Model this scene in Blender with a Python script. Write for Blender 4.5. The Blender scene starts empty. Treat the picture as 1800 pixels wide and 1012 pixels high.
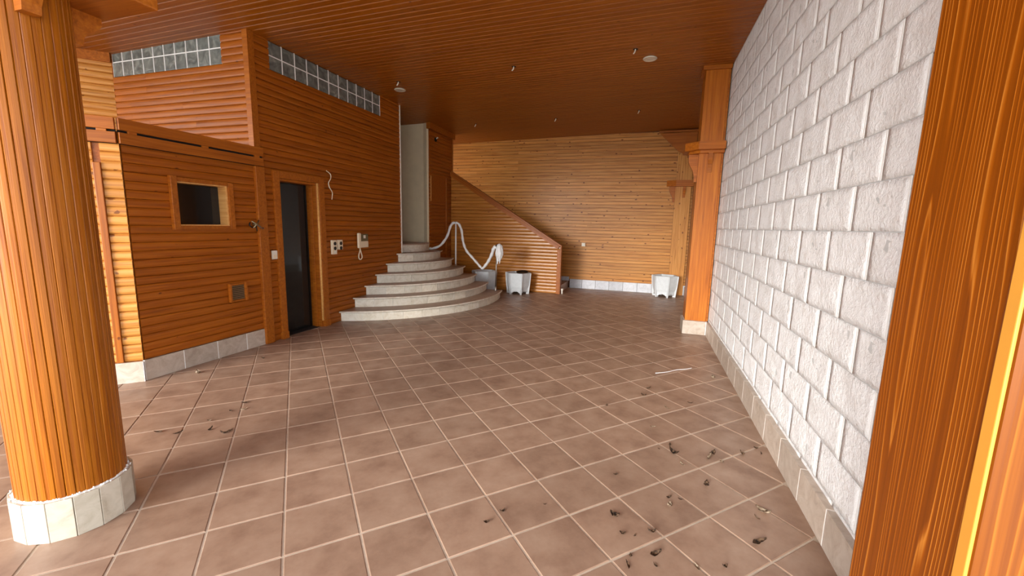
import bpy, bmesh, math, random
from mathutils import Vector, Matrix, noise
random.seed(7)
S = bpy.context.scene
C = S.collection
# ------------------------------------------------------------------ camera
F_PX = 730.3588
CAM_H = 1.5
def _cam_axes():
    cx, cy = 900.0, 506.0
    def d(u, v): return Vector((u - cx, -(v - cy), -F_PX)).normalized()
    Z = -d(786, 5330); Y = d(1136, 401); Y = (Y - Z * Y.dot(Z)).normalized(); X = Y.cross(Z)
    return Matrix((X, Y, Z))
RM = _cam_axes()
cam_d = bpy.data.cameras.new('camera'); cam = bpy.data.objects.new('camera', cam_d); C.objects.link(cam)
cam_d.sensor_width = 36.0; cam_d.lens = F_PX / 1800 * 36.0; cam_d.clip_start = 0.02; cam_d.clip_end = 200
cam.matrix_world = Matrix.Translation((0, 0, CAM_H)) @ RM.to_4x4()
S.camera = cam
def project(p):
    c = RM.transposed() @ (Vector(p) - Vector((0, 0, CAM_H)))
    if c.z > -0.05: return None
    return 900 - F_PX * c.x / c.z, 506 + F_PX * c.y / c.z
# ------------------------------------------------------------------ sky, sun, exposure
W = bpy.data.worlds.new('sky'); S.world = W; W.use_nodes = True
bg = W.node_tree.nodes['Background']; bg.inputs[0].default_value = (0.87, 0.945, 1.0, 1); bg.inputs[1].default_value = 1.75
sd = bpy.data.lights.new('sun', 'SUN'); sd.energy = 2.5; sd.angle = math.radians(30); sd.color = (1.0, 0.965, 0.91)
sun = bpy.data.objects.new('sun', sd); C.objects.link(sun)
sun.rotation_euler = Vector((0.30, 0.93, -0.25)).to_track_quat('-Z', 'Y').to_euler()
S.view_settings.view_transform = 'Standard'; S.view_settings.look = 'None'
S.view_settings.gamma = 1.0; S.view_settings.use_curve_mapping = False
S.view_settings.exposure = 1.5

# ------------------------------------------------------------------ material helpers
def srgb(r, g, b):
    f = lambda c: (c / 255 / 12.92) if c / 255 <= 0.04045 else ((c / 255 + 0.055) / 1.055) ** 2.4
    return (f(r), f(g), f(b), 1)
class N:
    def __init__(s, name):
        s.m = bpy.data.materials.new(name); s.m.use_nodes = True; s.t = s.m.node_tree
        s.b = s.t.nodes['Principled BSDF']
    def n(s, typ, **kw):
        o = s.t.nodes.new(typ)
        for k, v in kw.items():
            if k in o.inputs: o.inputs[k].default_value = v
            else: setattr(o, k, v)
        return o
    def l(s, a, b): s.t.links.new(a, b)
    def math(s, op, a, b=None, clamp=False):
        o = s.t.nodes.new('ShaderNodeMath'); o.operation = op; o.use_clamp = clamp
        for i, x in enumerate((a, b)):
            if x is None: continue
            if isinstance(x, (int, float)): o.inputs[i].default_value = x
            else: s.l(x, o.inputs[i])
        return o.outputs[0]
    def mix(s, fac, a, b, blend='MIX'):
        o = s.t.nodes.new('ShaderNodeMix'); o.data_type = 'RGBA'; o.blend_type = blend
        for idx, x in ((0, fac), (6, a), (7, b)):
            if isinstance(x, (int, float)): o.inputs[idx].default_value = x
            elif isinstance(x, tuple): o.inputs[idx].default_value = x
            else: s.l(x, o.inputs[idx])
        return o.outputs[2]
    def ramp(s, fac, stops):
        o = s.t.nodes.new('ShaderNodeValToRGB'); s.l(fac, o.inputs[0])
        e = o.color_ramp.elements
        while len(e) < len(stops): e.new(0.5)
        for i, (p, c) in enumerate(stops): e[i].position = p; e[i].color = c
        return o.outputs[0]
    def bump(s, h, strength, dist=0.01, nrm=None):
        o = s.t.nodes.new('ShaderNodeBump'); o.inputs['Strength'].default_value = strength
        o.inputs['Distance'].default_value = dist; s.l(h, o.inputs['Height'])
        if nrm is not None: s.l(nrm, o.inputs['Normal'])
        return o.outputs[0]
    def objco(s, scale, rand=37.0):
        tc = s.n('ShaderNodeTexCoord'); oi = s.n('ShaderNodeObjectInfo')
        add = s.n('ShaderNodeVectorMath', operation='ADD')
        cmb = s.n('ShaderNodeCombineXYZ')
        r = s.math('MULTIPLY', oi.outputs['Random'], rand)
        s.l(r, cmb.inputs[0]); s.l(r, cmb.inputs[1]); s.l(r, cmb.inputs[2])
        s.l(tc.outputs['Object'], add.inputs[0]); s.l(cmb.outputs[0], add.inputs[1])
        mp = s.n('ShaderNodeMapping'); mp.inputs['Scale'].default_value = scale
        s.l(add.outputs[0], mp.inputs[0])
        return mp.outputs[0], oi.outputs['Random'], add.outputs[0]
WHITE = (1, 1, 1, 1)
def wood(name, dark, mid, light, knots=0.6, ksize=0.12, rough=0.42, coat=0.25, grain=1.0, bumpy=0.15, vary=0.22):
    """varnished pine, grain along the local X axis"""
    k = N(name)
    v1, rnd, raw = k.objco((0.9, 26, 26))
    n1 = k.n('ShaderNodeTexNoise', Scale=1.6, Detail=5.0, Roughness=0.6, Distortion=0.6); k.l(v1, n1.inputs['Vector'])
    v2, _, _ = k.objco((1.1, 70, 70))
    n2 = k.n('ShaderNodeTexNoise', Scale=2.0, Detail=3.0, Roughness=0.6); k.l(v2, n2.inputs['Vector'])
    f = k.math('ADD', k.math('MULTIPLY', n1.outputs[0], 0.75), k.math('MULTIPLY', n2.outputs[0], 0.30 * grain))
    col = k.ramp(f, [(0.34, dark), (0.52, mid), (0.70, light)])
    if knots > 0:
        nk = k.n('ShaderNodeTexNoise', Scale=22.0, Detail=2.0); k.l(raw, nk.inputs['Vector'])
        wob = k.n('ShaderNodeVectorMath', operation='MULTIPLY_ADD'); wob.inputs[1].default_value = (0.05, 0.02, 0.0)
        k.l(nk.outputs['Color'], wob.inputs[0]); k.l(raw, wob.inputs[2])
        mp = k.n('ShaderNodeMapping'); mp.inputs['Scale'].default_value = (0.7, 1, 1); k.l(wob.outputs[0], mp.inputs[0])
        vo = k.n('ShaderNodeTexVoronoi', voronoi_dimensions='2D', Scale=8.5); k.l(mp.outputs[0], vo.inputs['Vector'])
        sep = k.n('ShaderNodeSeparateColor'); k.l(vo.outputs['Color'], sep.inputs[0])
        pick = k.math('GREATER_THAN', sep.outputs[0], 1.0 - 0.5 * knots)
        rad = k.math('MULTIPLY', sep.outputs[1], ksize)
        m = k.math('SUBTRACT', rad, vo.outputs['Distance'])
        m = k.math('MULTIPLY', k.math('MULTIPLY', m, 18.0, True), pick)
        col = k.mix(k.math('MULTIPLY', m, 0.8), col, (dark[0] * 0.42, dark[1] * 0.30, dark[2] * 0.25, 1))
    val = k.math('ADD', k.math('MULTIPLY', rnd, vary), 1.0 - vary * 0.5)
    hsv = k.n('ShaderNodeHueSaturation'); k.l(col, hsv.inputs['Color']); k.l(val, hsv.inputs['Value'])
    k.l(hsv.outputs[0], k.b.inputs['Base Color'])
    k.b.inputs['Roughness'].default_value = rough; k.b.inputs['Specular IOR Level'].default_value = 0.28
    k.b.inputs['Coat Weight'].default_value = coat * 0.5; k.b.inputs['Coat Roughness'].default_value = 0.22
    k.l(k.bump(n2.outputs[0], bumpy, 0.004), k.b.inputs['Normal'])
    return k.m
def brushed(name, dark, mid, light, scale=16.0, rough=0.4):
    """brushed softwood with raised flowing grain along local X (wide face is local XY)"""
    k = N(name)
    v, rnd, raw = k.objco((0.35, 1.0, 1.0))
    ns = k.n('ShaderNodeTexNoise', Scale=2.2, Detail=2.0); k.l(v, ns.inputs['Vector'])
    sep = k.n('ShaderNodeSeparateXYZ'); k.l(raw, sep.inputs[0])
    w1, _, _ = k.objco((0.10, 9.0, 9.0))
    nw = k.n('ShaderNodeTexNoise', Scale=1.0, Detail=2.0); k.l(w1, nw.inputs['Vector'])
    y = k.math('ADD', k.math('MULTIPLY', k.math('ADD', sep.outputs[1], sep.outputs[2]), scale), k.math('MULTIPLY', ns.outputs[0], scale * 0.10))
    y = k.math('ADD', y, k.math('MULTIPLY', nw.outputs[0], scale * 0.16))
    saw = k.math('FRACT', y)
    line = k.ramp(saw, [(0.0, (0, 0, 0, 1)), (0.55, (0.16, 0.16, 0.16, 1)), (0.80, WHITE), (0.90, (0.0, 0.0, 0.0, 1))])
    fine, _, _ = k.objco((0.8, 90, 90))
    nf = k.n('ShaderNodeTexNoise', Scale=2.0, Detail=4.0); k.l(fine, nf.inputs['Vector'])
    blotch, _, _ = k.objco((0.6, 7, 7))
    nb = k.n('ShaderNodeTexNoise', Scale=1.5, Detail=3.0); k.l(blotch, nb.inputs['Vector'])
    amp = k.math('MULTIPLY', line, k.math('MULTIPLY', nb.outputs[0], 1.35), True)
    f = k.math('ADD', k.math('MULTIPLY', amp, 0.62), k.math('MULTIPLY', nf.outputs[0], 0.42), True)
    col = k.ramp(f, [(0.15, dark), (0.45, mid), (0.85, light)])
    k.l(col, k.b.inputs['Base Color'])
    k.b.inputs['Roughness'].default_value = rough; k.b.inputs['Coat Weight'].default_value = 0.05; k.b.inputs['Specular IOR Level'].default_value = 0.25
    k.b.inputs['Coat Roughness'].default_value = 0.25
    k.l(k.bump(line, 0.18, 0.003, k.bump(nf.outputs[0], 0.15, 0.003)), k.b.inputs['Normal'])
    return k.m
def plain(name, col, rough=0.5, metal=0.0, nscale=0, namt=0.12, bump=0.0, vary=0.0, bdist=0.004):
    k = N(name)
    c = col
    if nscale:
        v, rnd, raw = k.objco((1, 1, 1))
        n = k.n('ShaderNodeTexNoise', Scale=float(nscale), Detail=6.0, Roughness=0.62); k.l(v, n.inputs['Vector'])
        lo = tuple(x * (1 - namt) for x in col[:3]) + (1,); hi = tuple(min(1, x * (1 + namt)) for x in col[:3]) + (1,)
        c = k.ramp(n.outputs[0], [(0.3, lo), (0.7, hi)])
        if vary:
            hsv = k.n('ShaderNodeHueSaturation'); k.l(c, hsv.inputs['Color'])
            k.l(k.math('ADD', k.math('MULTIPLY', rnd, vary), 1 - vary / 2), hsv.inputs['Value']); c = hsv.outputs[0]
        k.l(c, k.b.inputs['Base Color'])
        if bump: k.l(k.bump(n.outputs[0], bump, bdist), k.b.inputs['Normal'])
    else: k.b.inputs['Base Color'].default_value = col
    k.b.inputs['Roughness'].default_value = rough; k.b.inputs['Metallic'].default_value = metal
    return k.m
M = {}
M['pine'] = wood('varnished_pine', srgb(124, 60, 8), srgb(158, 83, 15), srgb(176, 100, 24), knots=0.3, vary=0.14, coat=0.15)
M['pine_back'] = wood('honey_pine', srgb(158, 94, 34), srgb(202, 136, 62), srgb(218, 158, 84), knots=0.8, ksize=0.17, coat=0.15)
M['pine_gloss'] = wood('glossy_honey_pine', srgb(156, 90, 30), srgb(194, 124, 50), srgb(210, 146, 72), knots=0.3, rough=0.3, coat=0.9)
M['pine_ceil'] = wood('ceiling_pine', srgb(128, 64, 4), srgb(150, 80, 8), srgb(164, 94, 14), knots=0.18, rough=0.4, vary=0.1, coat=0.15)
M['trim'] = wood('pine_trim', srgb(136, 70, 14), srgb(166, 90, 20), srgb(184, 108, 30), knots=0.15, coat=0.15)
M['post'] = wood('square_post_wood', srgb(140, 70, 10), srgb(172, 94, 16), srgb(190, 114, 30), knots=0.08, vary=0.1)
M['brush'] = brushed('brushed_post_wood', srgb(112, 52, 2), srgb(146, 74, 6), srgb(206, 132, 50), scale=64)
M['brush_pale'] = brushed('brushed_edge_wood', srgb(108, 54, 8), srgb(136, 75, 14), srgb(158, 97, 30), scale=64)
M['stave'] = wood('column_stave_wood', srgb(92, 42, 0), srgb(138, 71, 4), srgb(164, 94, 14), knots=0, grain=1.8, bumpy=0.4, vary=0.2, coat=0.1)
M['edge'] = wood('raw_pine_edge', srgb(206, 140, 70), srgb(228, 170, 98), srgb(236, 186, 118), knots=0)
M['groove'] = plain('groove_shade_wood', srgb(92, 46, 10), 0.7)  # wall backing darkened: the shade in the board seams is put into its colour
M['strip'] = plain('lit_edge_wood', srgb(206, 142, 52), 0.5, nscale=5, namt=0.06)  # paler wood tone: daylight on the pillar's board edge put into the colour
M['grout'] = plain('pale_grout', srgb(196, 180, 162), 0.85, nscale=30)
M['block'] = None
M['mortar'] = plain('white_mortar', srgb(240, 239, 236), 0.9, nscale=40, namt=0.05)
M['joint'] = plain('grey_bed_joint', srgb(200, 200, 198), 0.9, nscale=40, namt=0.05)
M['darkjoint'] = plain('grey_tile_joint', srgb(112, 112, 112), 0.9)
M['plaster'] = plain('cream_plaster', srgb(228, 214, 182), 0.8, nscale=6, namt=0.05)
M['white'] = plain('white_plastic', srgb(236, 230, 216), 0.35)
M['cream'] = plain('cream_plastic', srgb(238, 222, 192), 0.35)
M['wrap'] = plain('white_wrapping', srgb(240, 240, 240), 0.45, nscale=30, namt=0.06, bump=0.5)
M['black'] = plain('black_plastic', srgb(14, 14, 16), 0.4)
M['hole'] = plain('black_void', srgb(10, 8, 7), 0.9)
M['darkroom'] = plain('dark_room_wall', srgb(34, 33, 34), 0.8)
M['steel'] = plain('brushed_steel', srgb(150, 140, 132), 0.35, 0.9)
M['brass'] = plain('aged_brass', srgb(150, 140, 110), 0.35, 0.8)
M['concrete_white'] = plain('white_cast_stone', srgb(214, 218, 220), 0.75, nscale=14, namt=0.07, bump=0.2)
M['soil'] = plain('dry_soil', srgb(70, 60, 52), 0.95, nscale=25, namt=0.3, bump=0.6)
M['ground'] = plain('pale_paving', srgb(190, 184, 176), 0.9, nscale=3)
def mk_leaf(name, a, b):
    k = N(name); v, rnd, raw = k.objco((1, 1, 1))
    n = k.n('ShaderNodeTexNoise', Scale=4.5, Detail=4.0); k.l(v, n.inputs['Vector'])
    k.l(k.ramp(n.outputs[0], [(0.38, a), (0.62, b)]), k.b.inputs['Base Color']); k.b.inputs['Roughness'].default_value = 0.8
    return k.m
M['leaf'] = mk_leaf('dry_leaf', srgb(40, 26, 18), srgb(132, 102, 76))
M['leaf_pale'] = mk_leaf('pale_dry_leaf', srgb(128, 100, 76), srgb(206, 188, 162))
M['lamp_glass'] = plain('lamp_lens', srgb(226, 222, 208), 0.2)
M['lamp_trim'] = plain('lamp_rim', srgb(220, 214, 196), 0.35)
M['grille'] = plain('vent_mesh', srgb(120, 92, 60), 0.6)
def mk_tile():
    k = N('terracotta_tile')
    v, rnd, raw = k.objco((1, 1, 1))
    n = k.n('ShaderNodeTexNoise', Scale=5.5, Detail=5.0, Roughness=0.6); k.l(v, n.inputs['Vector'])
    n2 = k.n('ShaderNodeTexNoise', Scale=60.0, Detail=3.0); k.l(v, n2.inputs['Vector'])
    c = k.ramp(n.outputs[0], [(0.28, srgb(130, 102, 84)), (0.5, srgb(154, 126, 106)), (0.74, srgb(168, 142, 122))])
    c = k.mix(k.math('MULTIPLY', n2.outputs[0], 0.25), c, srgb(126, 98, 84))
    hsv = k.n('ShaderNodeHueSaturation'); k.l(c, hsv.inputs['Color'])
    k.l(k.math('ADD', k.math('MULTIPLY', rnd, 0.16), 0.92), hsv.inputs['Value'])
    k.l(hsv.outputs[0], k.b.inputs['Base Color'])
    k.l(k.ramp(n.outputs[0], [(0.3, (0.5, 0.5, 0.5, 1)), (0.7, (0.36, 0.36, 0.36, 1))]), k.b.inputs['Roughness'])
    k.l(k.bump(n2.outputs[0], 0.06, 0.003), k.b.inputs['Normal'])
    return k.m
M['tile'] = mk_tile()
def mk_marble(name, a, b, vein):
    k = N(name)
    v, rnd, raw = k.objco((1, 1, 1))
    n = k.n('ShaderNodeTexNoise', Scale=9.0, Detail=8.0, Roughness=0.68, Distortion=1.2); k.l(v, n.inputs['Vector'])
    c = k.ramp(n.outputs[0], [(0.28, vein), (0.42, a), (0.62, b)])
    hsv = k.n('ShaderNodeHueSaturation'); k.l(c, hsv.inputs['Color'])
    k.l(k.math('ADD', k.math('MULTIPLY', rnd, 0.24), 0.86), hsv.inputs['Value'])
    k.l(hsv.outputs[0], k.b.inputs['Base Color']); k.b.inputs['Roughness'].default_value = 0.4
    return k.m
M['marble'] = mk_marble('cream_stone_tile', srgb(222, 212, 192), srgb(236, 229, 214), srgb(200, 188, 168))
M['skirt'] = mk_marble('grey_stone_tile', srgb(180, 164, 148), srgb(196, 182, 168), srgb(160, 144, 130))
M['plinth'] = mk_marble('plinth_stone_tile', srgb(186, 176, 158), srgb(200, 191, 175), srgb(168, 156, 138))
M['skirt_back'] = mk_marble('bluish_stone_tile', srgb(206, 208, 214), srgb(222, 224, 230), srgb(184, 186, 192))
M['tread'] = mk_marble('brown_stone_tread', srgb(166, 138, 116), srgb(184, 156, 132), srgb(146, 120, 100))
def mk_block():
    k = N('split_face_block')
    v, rnd, raw = k.objco((1, 1, 1))
    n = k.n('ShaderNodeTexNoise', Scale=46.0, Detail=7.0, Roughness=0.62); k.l(v, n.inputs['Vector'])
    n2 = k.n('ShaderNodeTexNoise', Scale=7.0, Detail=4.0); k.l(v, n2.inputs['Vector'])
    c = k.ramp(n2.outputs[0], [(0.3, srgb(234, 232, 229)), (0.55, srgb(247, 247, 246))])
    st = k.math('MULTIPLY', k.math('SUBTRACT', n2.outputs[0], 0.60), 4.0, True)
    c = k.mix(k.math('MULTIPLY', st, 0.5), c, srgb(190, 172, 150))
    k.l(c, k.b.inputs['Base Color']); k.b.inputs['Roughness'].default_value = 0.9
    h = k.math('ADD', n.outputs[0], k.math('MULTIPLY', n2.outputs[0], 0.8))
    k.l(k.bump(h, 0.7, 0.018), k.b.inputs['Normal'])
    return k.m
M['block'] = mk_block()
def mk_glass():
    k = N('wavy_glass_block')
    v, rnd, raw = k.objco((1, 1, 1))
    n = k.n('ShaderNodeTexNoise', Scale=9.0, Detail=2.0, Distortion=1.0); k.l(v, n.inputs['Vector'])
    c = k.ramp(n.outputs[0], [(0.3, srgb(96, 99, 95)), (0.55, srgb(124, 128, 122)), (0.75, srgb(160, 163, 154))])
    k.l(c, k.b.inputs['Base Color']); k.b.inputs['Roughness'].default_value = 0.14
    k.b.inputs['Transmission Weight'].default_value = 0.12; k.b.inputs['IOR'].default_value = 1.5
    k.l(k.bump(n.outputs[0], 0.6, 0.02), k.b.inputs['Normal'])
    return k.m
M['glass'] = mk_glass()
def mk_pane():
    k = N('dark_tinted_glass')
    k.b.inputs['Base Color'].default_value = srgb(44, 46, 46); k.b.inputs['Roughness'].default_value = 0.06
    k.b.inputs['Transmission Weight'].default_value = 0.6
    return k.m
M['pane'] = mk_pane()

# ------------------------------------------------------------------ mesh / object helpers
def finish(name, bm, mat, parent=None, mw=None, smooth=False):
    me = bpy.data.meshes.new(name)
    bmesh.ops.recalc_face_normals(bm, faces=bm.faces[:]); bm.to_mesh(me); bm.free()
    if smooth:
        for p in me.polygons: p.use_smooth = True
    return obj(name, me, mat, parent, mw)
def obj(name, me, mat, parent=None, mw=None):
    if mat is not None and not me.materials: me.materials.append(mat)
    o = bpy.data.objects.new(name, me); C.objects.link(o)
    if parent is not None:
        o.parent = parent
        if mw is not None: o.matrix_local = pinv(parent) @ mw
        else: o.matrix_local = pinv(parent) @ Matrix.Identity(4)
    elif mw is not None: o.matrix_world = mw
    WM[o.name] = mw.copy() if mw is not None else Matrix.Identity(4)
    return o
WM = {}
def pinv(p): return WM.get(p.name, Matrix.Identity(4)).inverted()
def struct(o): o['kind'] = 'structure'; return o
def tag(o, label, cat, group=None):
    o['label'] = label; o['category'] = cat
    if group: o['group'] = group
    return o
def thing(name, loc, label, cat, group=None):
    o = bpy.data.objects.new(name, None); C.objects.link(o); o.empty_display_size = 0.1
    mw = Matrix.Translation(loc); o.matrix_world = mw; WM[o.name] = mw
    return tag(o, label, cat, group)
def box(bm, x0, x1, y0, y1, z0, z1):
    vs = [bm.verts.new((x, y, z)) for x in (x0, x1) for y in (y0, y1) for z in (z0, z1)]
    for f in ((0, 1, 3, 2), (4, 6, 7, 5), (0, 4, 5, 1), (2, 3, 7, 6), (0, 2, 6, 4), (1, 5, 7, 3)):
        bm.faces.new([vs[i] for i in f])
def boxbm(*a, bev=0.0):
    bm = bmesh.new(); box(bm, *a)
    if bev: bmesh.ops.bevel(bm, geom=bm.edges[:], offset=bev, segments=2, affect='EDGES', profile=0.5)
    return bm
def boxo(name, mat, parent, x0, x1, y0, y1, z0, z1, bev=0.0):
    """box with its own origin at its low corner"""
    return finish(name, boxbm(0, x1 - x0, 0, y1 - y0, 0, z1 - z0, bev=bev), mat, parent, Matrix.Translation((x0, y0, z0)))
def prism(bm, pts, d):
    """polygon pts (3-D) extruded by vector d"""
    a = [bm.verts.new(p) for p in pts]; b = [bm.verts.new(Vector(p) + Vector(d)) for p in pts]
    bm.faces.new(a); bm.faces.new(list(reversed(b)))
    n = len(a)
    for i in range(n): bm.faces.new((a[i], a[(i + 1) % n], b[(i + 1) % n], b[i]))
def tube(bm, path, rad, seg=10, cap=True):
    path = [Vector(p) for p in path]; rings = []
    up = Vector((0, 0, 1)); prev = None
    for i, p in enumerate(path):
        t = (path[min(i + 1, len(path) - 1)] - path[max(i - 1, 0)]).normalized()
        if prev is None:
            a = t.cross(up)
            if a.length < 0.1: a = t.cross(Vector((1, 0, 0)))
            a.normalize()
        else:
            a = (prev - t * prev.dot(t)).normalized()
        prev = a; b = t.cross(a)
        r = rad[i] if isinstance(rad, (list, tuple)) else rad
        rings.append([bm.verts.new(p + (a * math.cos(k * 2 * math.pi / seg) + b * math.sin(k * 2 * math.pi / seg)) * r) for k in range(seg)])
    for r0, r1 in zip(rings, rings[1:]):
        for k in range(seg): bm.faces.new((r0[k], r0[(k + 1) % seg], r1[(k + 1) % seg], r1[k]))
    if cap: bm.faces.new(rings[0]); bm.faces.new(list(reversed(rings[-1])))
def spline(pts, n=6):
    out = []; P = [Vector(p) for p in pts]
    for i in range(len(P) - 1):
        p0, p1, p2, p3 = P[max(i - 1, 0)], P[i], P[i + 1], P[min(i + 2, len(P) - 1)]
        for k in range(n):
            t = k / n
            out.append(0.5 * ((2 * p1) + (p2 - p0) * t + (2 * p0 - 5 * p1 + 4 * p2 - p3) * t * t + (3 * p1 - p0 - 3 * p2 + p3) * t ** 3))
    out.append(P[-1]); return out
def lathe(bm, prof, seg=24, c=(0, 0, 0), axis='Z'):
    rings = []
    for r, z in prof:
        ring = []
        for k in range(seg):
            a = 2 * math.pi * k / seg; x, y = r * math.cos(a), r * math.sin(a)
            v = (x, y, z) if axis == 'Z' else (z, x, y)
            ring.append(bm.verts.new((c[0] + v[0], c[1] + v[1], c[2] + v[2])))
        rings.append(ring)
    for r0, r1 in zip(rings, rings[1:]):
        for k in range(seg): bm.faces.new((r0[k], r0[(k + 1) % seg], r1[(k + 1) % seg], r1[k]))
    bm.faces.new(rings[0]); bm.faces.new(list(reversed(rings[-1])))
def frame_mat(o, u, v):
    """matrix with local X=u, local Y=v, local Z=u x v at o"""
    u = Vector(u).normalized(); v = Vector(v).normalized(); w = u.cross(v)
    m = Matrix((u, v, w)).transposed().to_4x4(); m.translation = Vector(o); return m
# board cross sections: (y fraction, z height)
LOG = [(0.0, 0.0), (0.03, 0.009), (0.12, 0.0145), (0.30, 0.0175), (0.55, 0.018), (0.78, 0.0165), (0.92, 0.013), (0.985, 0.006), (1.0, 0.0)]
FLAT = [(0.0, 0.0), (0.0, 0.010), (0.07, 0.014), (0.93, 0.014), (1.0, 0.010), (1.0, 0.0)]
CEIL = [(0.0, 0.0), (0.0, 0.010), (0.03, 0.016), (0.84, 0.016), (0.95, 0.0), (1.0, 0.0)]
RLOG = [(0.05, 0.0), (0.055, 0.006), (0.09, 0.016), (0.18, 0.0255), (0.33, 0.0325), (0.5, 0.035), (0.67, 0.0325), (0.82, 0.0255), (0.91, 0.016), (0.945, 0.006), (0.95, 0.0)]
PLANK = [(0.012, 0.0), (0.018, 0.007), (0.08, 0.0110), (0.30, 0.0130), (0.62, 0.0130), (0.90, 0.0110), (0.982, 0.007), (0.988, 0.0)]
_cache = {}
def board_mesh(L0b, L1b, w, prof, key, L0t=None, L1t=None):
    L0t = L0b if L0t is None else L0t; L1t = L1b if L1t is None else L1t
    kk = (key, round(L0b, 3), round(L1b, 3), round(L0t, 3), round(L1t, 3), round(w, 4))
    if kk in _cache: return _cache[kk]
    bm = bmesh.new(); A = []; B = []
    for y, z in prof:
        A.append(bm.verts.new((L0b + (L0t - L0b) * y, y * w, z))); B.append(bm.verts.new((L1b + (L1t - L1b) * y, y * w, z)))
    for i in range(len(A) - 1):
        f = bm.faces.new((A[i], B[i], B[i + 1], A[i + 1])); f.smooth = key in ('log', 'plank', 'rlog')
    A2 = [bm.verts.new(v.co) for v in A]; B2 = [bm.verts.new(v.co) for v in B]
    bm.faces.new(A2); bm.faces.new(B2[::-1]); bm.faces.new((A2[-1], B2[-1], B2[0], A2[0]))
    for f in bm.faces:
        c_ = f.calc_center_median() - Vector(((L0b + L1b) / 2, w / 2, prof[len(prof) // 2][1] * 0.4))
        f.normal_update()
        if abs(f.normal.x) > 0.5: ok = f.normal.x * (c_.x) > 0
        else: ok = f.normal.y * c_.y * 0.2 + f.normal.z * c_.z > 0 if abs(f.normal.z) > 0.3 else f.normal.y * c_.y > 0
        if not ok: f.normal_flip()
    me = bpy.data.meshes.new('board'); bm.to_mesh(me); bm.free()
    _cache[kk] = me; return me
def clad(parent, origin, u, up, length, height, pitch, mat, prof=LOG, key='log', holes=(), butt=True, name='board'):
    """rows of boards over a wall; holes in (u0,u1,v0,v1)"""
    origin = Vector(origin); uu = Vector(u).normalized(); vv = Vector(up).normalized()
    n = int(math.ceil(height / pitch - 1e-4))
    for i in range(n):
        v0 = i * pitch; v1 = min((i + 1) * pitch, height); vc = (v0 + v1) / 2
        spans = [(0.0, length)]
        for h in holes:
            if h[2] < vc < h[3]:
                ns = []
                for a, b in spans:
                    if h[0] > a: ns.append((a, min(b, h[0])))
                    if h[1] < b: ns.append((max(a, h[1]), b))
                spans = [s for s in ns if s[1] - s[0] > 0.005]
        for a, b in spans:
            cuts = [a, b]
            if butt and b - a > 2.6:
                cuts = [a, a + (b - a) * random.choice((0.31, 0.42, 0.55, 0.63, 0.7)), b]
            for c0, c1 in zip(cuts, cuts[1:]):
                me = board_mesh(0, c1 - c0 - (0.0012 if c1 < b else 0), v1 - v0, prof, key)
                obj(name, me, mat, parent, frame_mat(origin + uu * c0 + vv * v0, uu, vv))
# ------------------------------------------------------------------ dimensions
XL, XR, YB = -4.33, 0.945, 10.2
SL = 0.02
def cz(x): return 3.655 + SL * x
P = 0.0757
BB = 0.195
# ------------------------------------------------------------------ ground and floor
g = finish('ground', boxbm(-30, 30, -30, 30, -0.30, -0.08), M['ground']); struct(g)
TP = 0.332; A0 = 1.205; B0 = 1.941
fl = struct(finish('floor', boxbm(-8.2, 1.35, -0.6, YB + 0.1, -0.08, -0.004), M['grout']))
def tile_mesh(s, t=0.02, b=0.003):
    bm = boxbm(-s / 2, s / 2, -s / 2, s / 2, -t, 0.0)
    top = [e for e in bm.edges if all(v.co.z > -1e-6 for v in e.verts)]
    bmesh.ops.bevel(bm, geom=top, offset=b, segments=1, affect='EDGES')
    me = bpy.data.meshes.new('floor_tile'); bm.to_mesh(me); bm.free(); return me
tm = tile_mesh(TP - 0.010); tm.materials.append(M['tile'])
cand = []
q = math.sqrt(0.5)
for i in range(-40, 40):
    for j in range(-40, 40):
        a = A0 + (i + 0.5) * TP; b = B0 + (j + 0.5) * TP
        x, y = (a - b) * q, (a + b) * q
        if -7.6 < x < 1.1 and -0.4 < y < YB - 0.1:
            if y > 2.6 and x < XL - 0.15 and (y < 3.7 or y > 8.0 or True): continue
            if math.hypot(x + 5.3, y - 7.45) < 2.3 and y < 8.1: continue
            p = project((x, y, 0)); d = math.hypot(x, y)
            vis = p is not None and -120 < p[0] < 1750 and p[1] < 1120 and not (x > 0.95)
            cand.append((0 if vis else 1, d, x, y))
cand.sort()
rm = Matrix.Rotation(math.radians(45), 4, 'Z')
rest = bmesh.new()
for k, (vis, d, x, y) in enumerate(cand):
    tilt = Matrix.Rotation(random.uniform(-0.002, 0.002), 4, 'X') @ Matrix.Rotation(random.uniform(-0.002, 0.002), 4, 'Y')
    mw = Matrix.Translation((x, y, random.uniform(-0.0006, 0.0006))) @ rm @ tilt
    if k < 300: obj('floor_tile', tm, None, fl, mw)
    else:
        tmp = bmesh.new(); tmp.from_mesh(tm); tmp.transform(mw); me_ = bpy.data.meshes.new('t'); tmp.to_mesh(me_); tmp.free()
        rest.from_mesh(me_); bpy.data.meshes.remove(me_)
ro = finish('floor_tiles_beyond', rest, M['tile'], fl); ro['kind'] = 'stuff'
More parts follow.
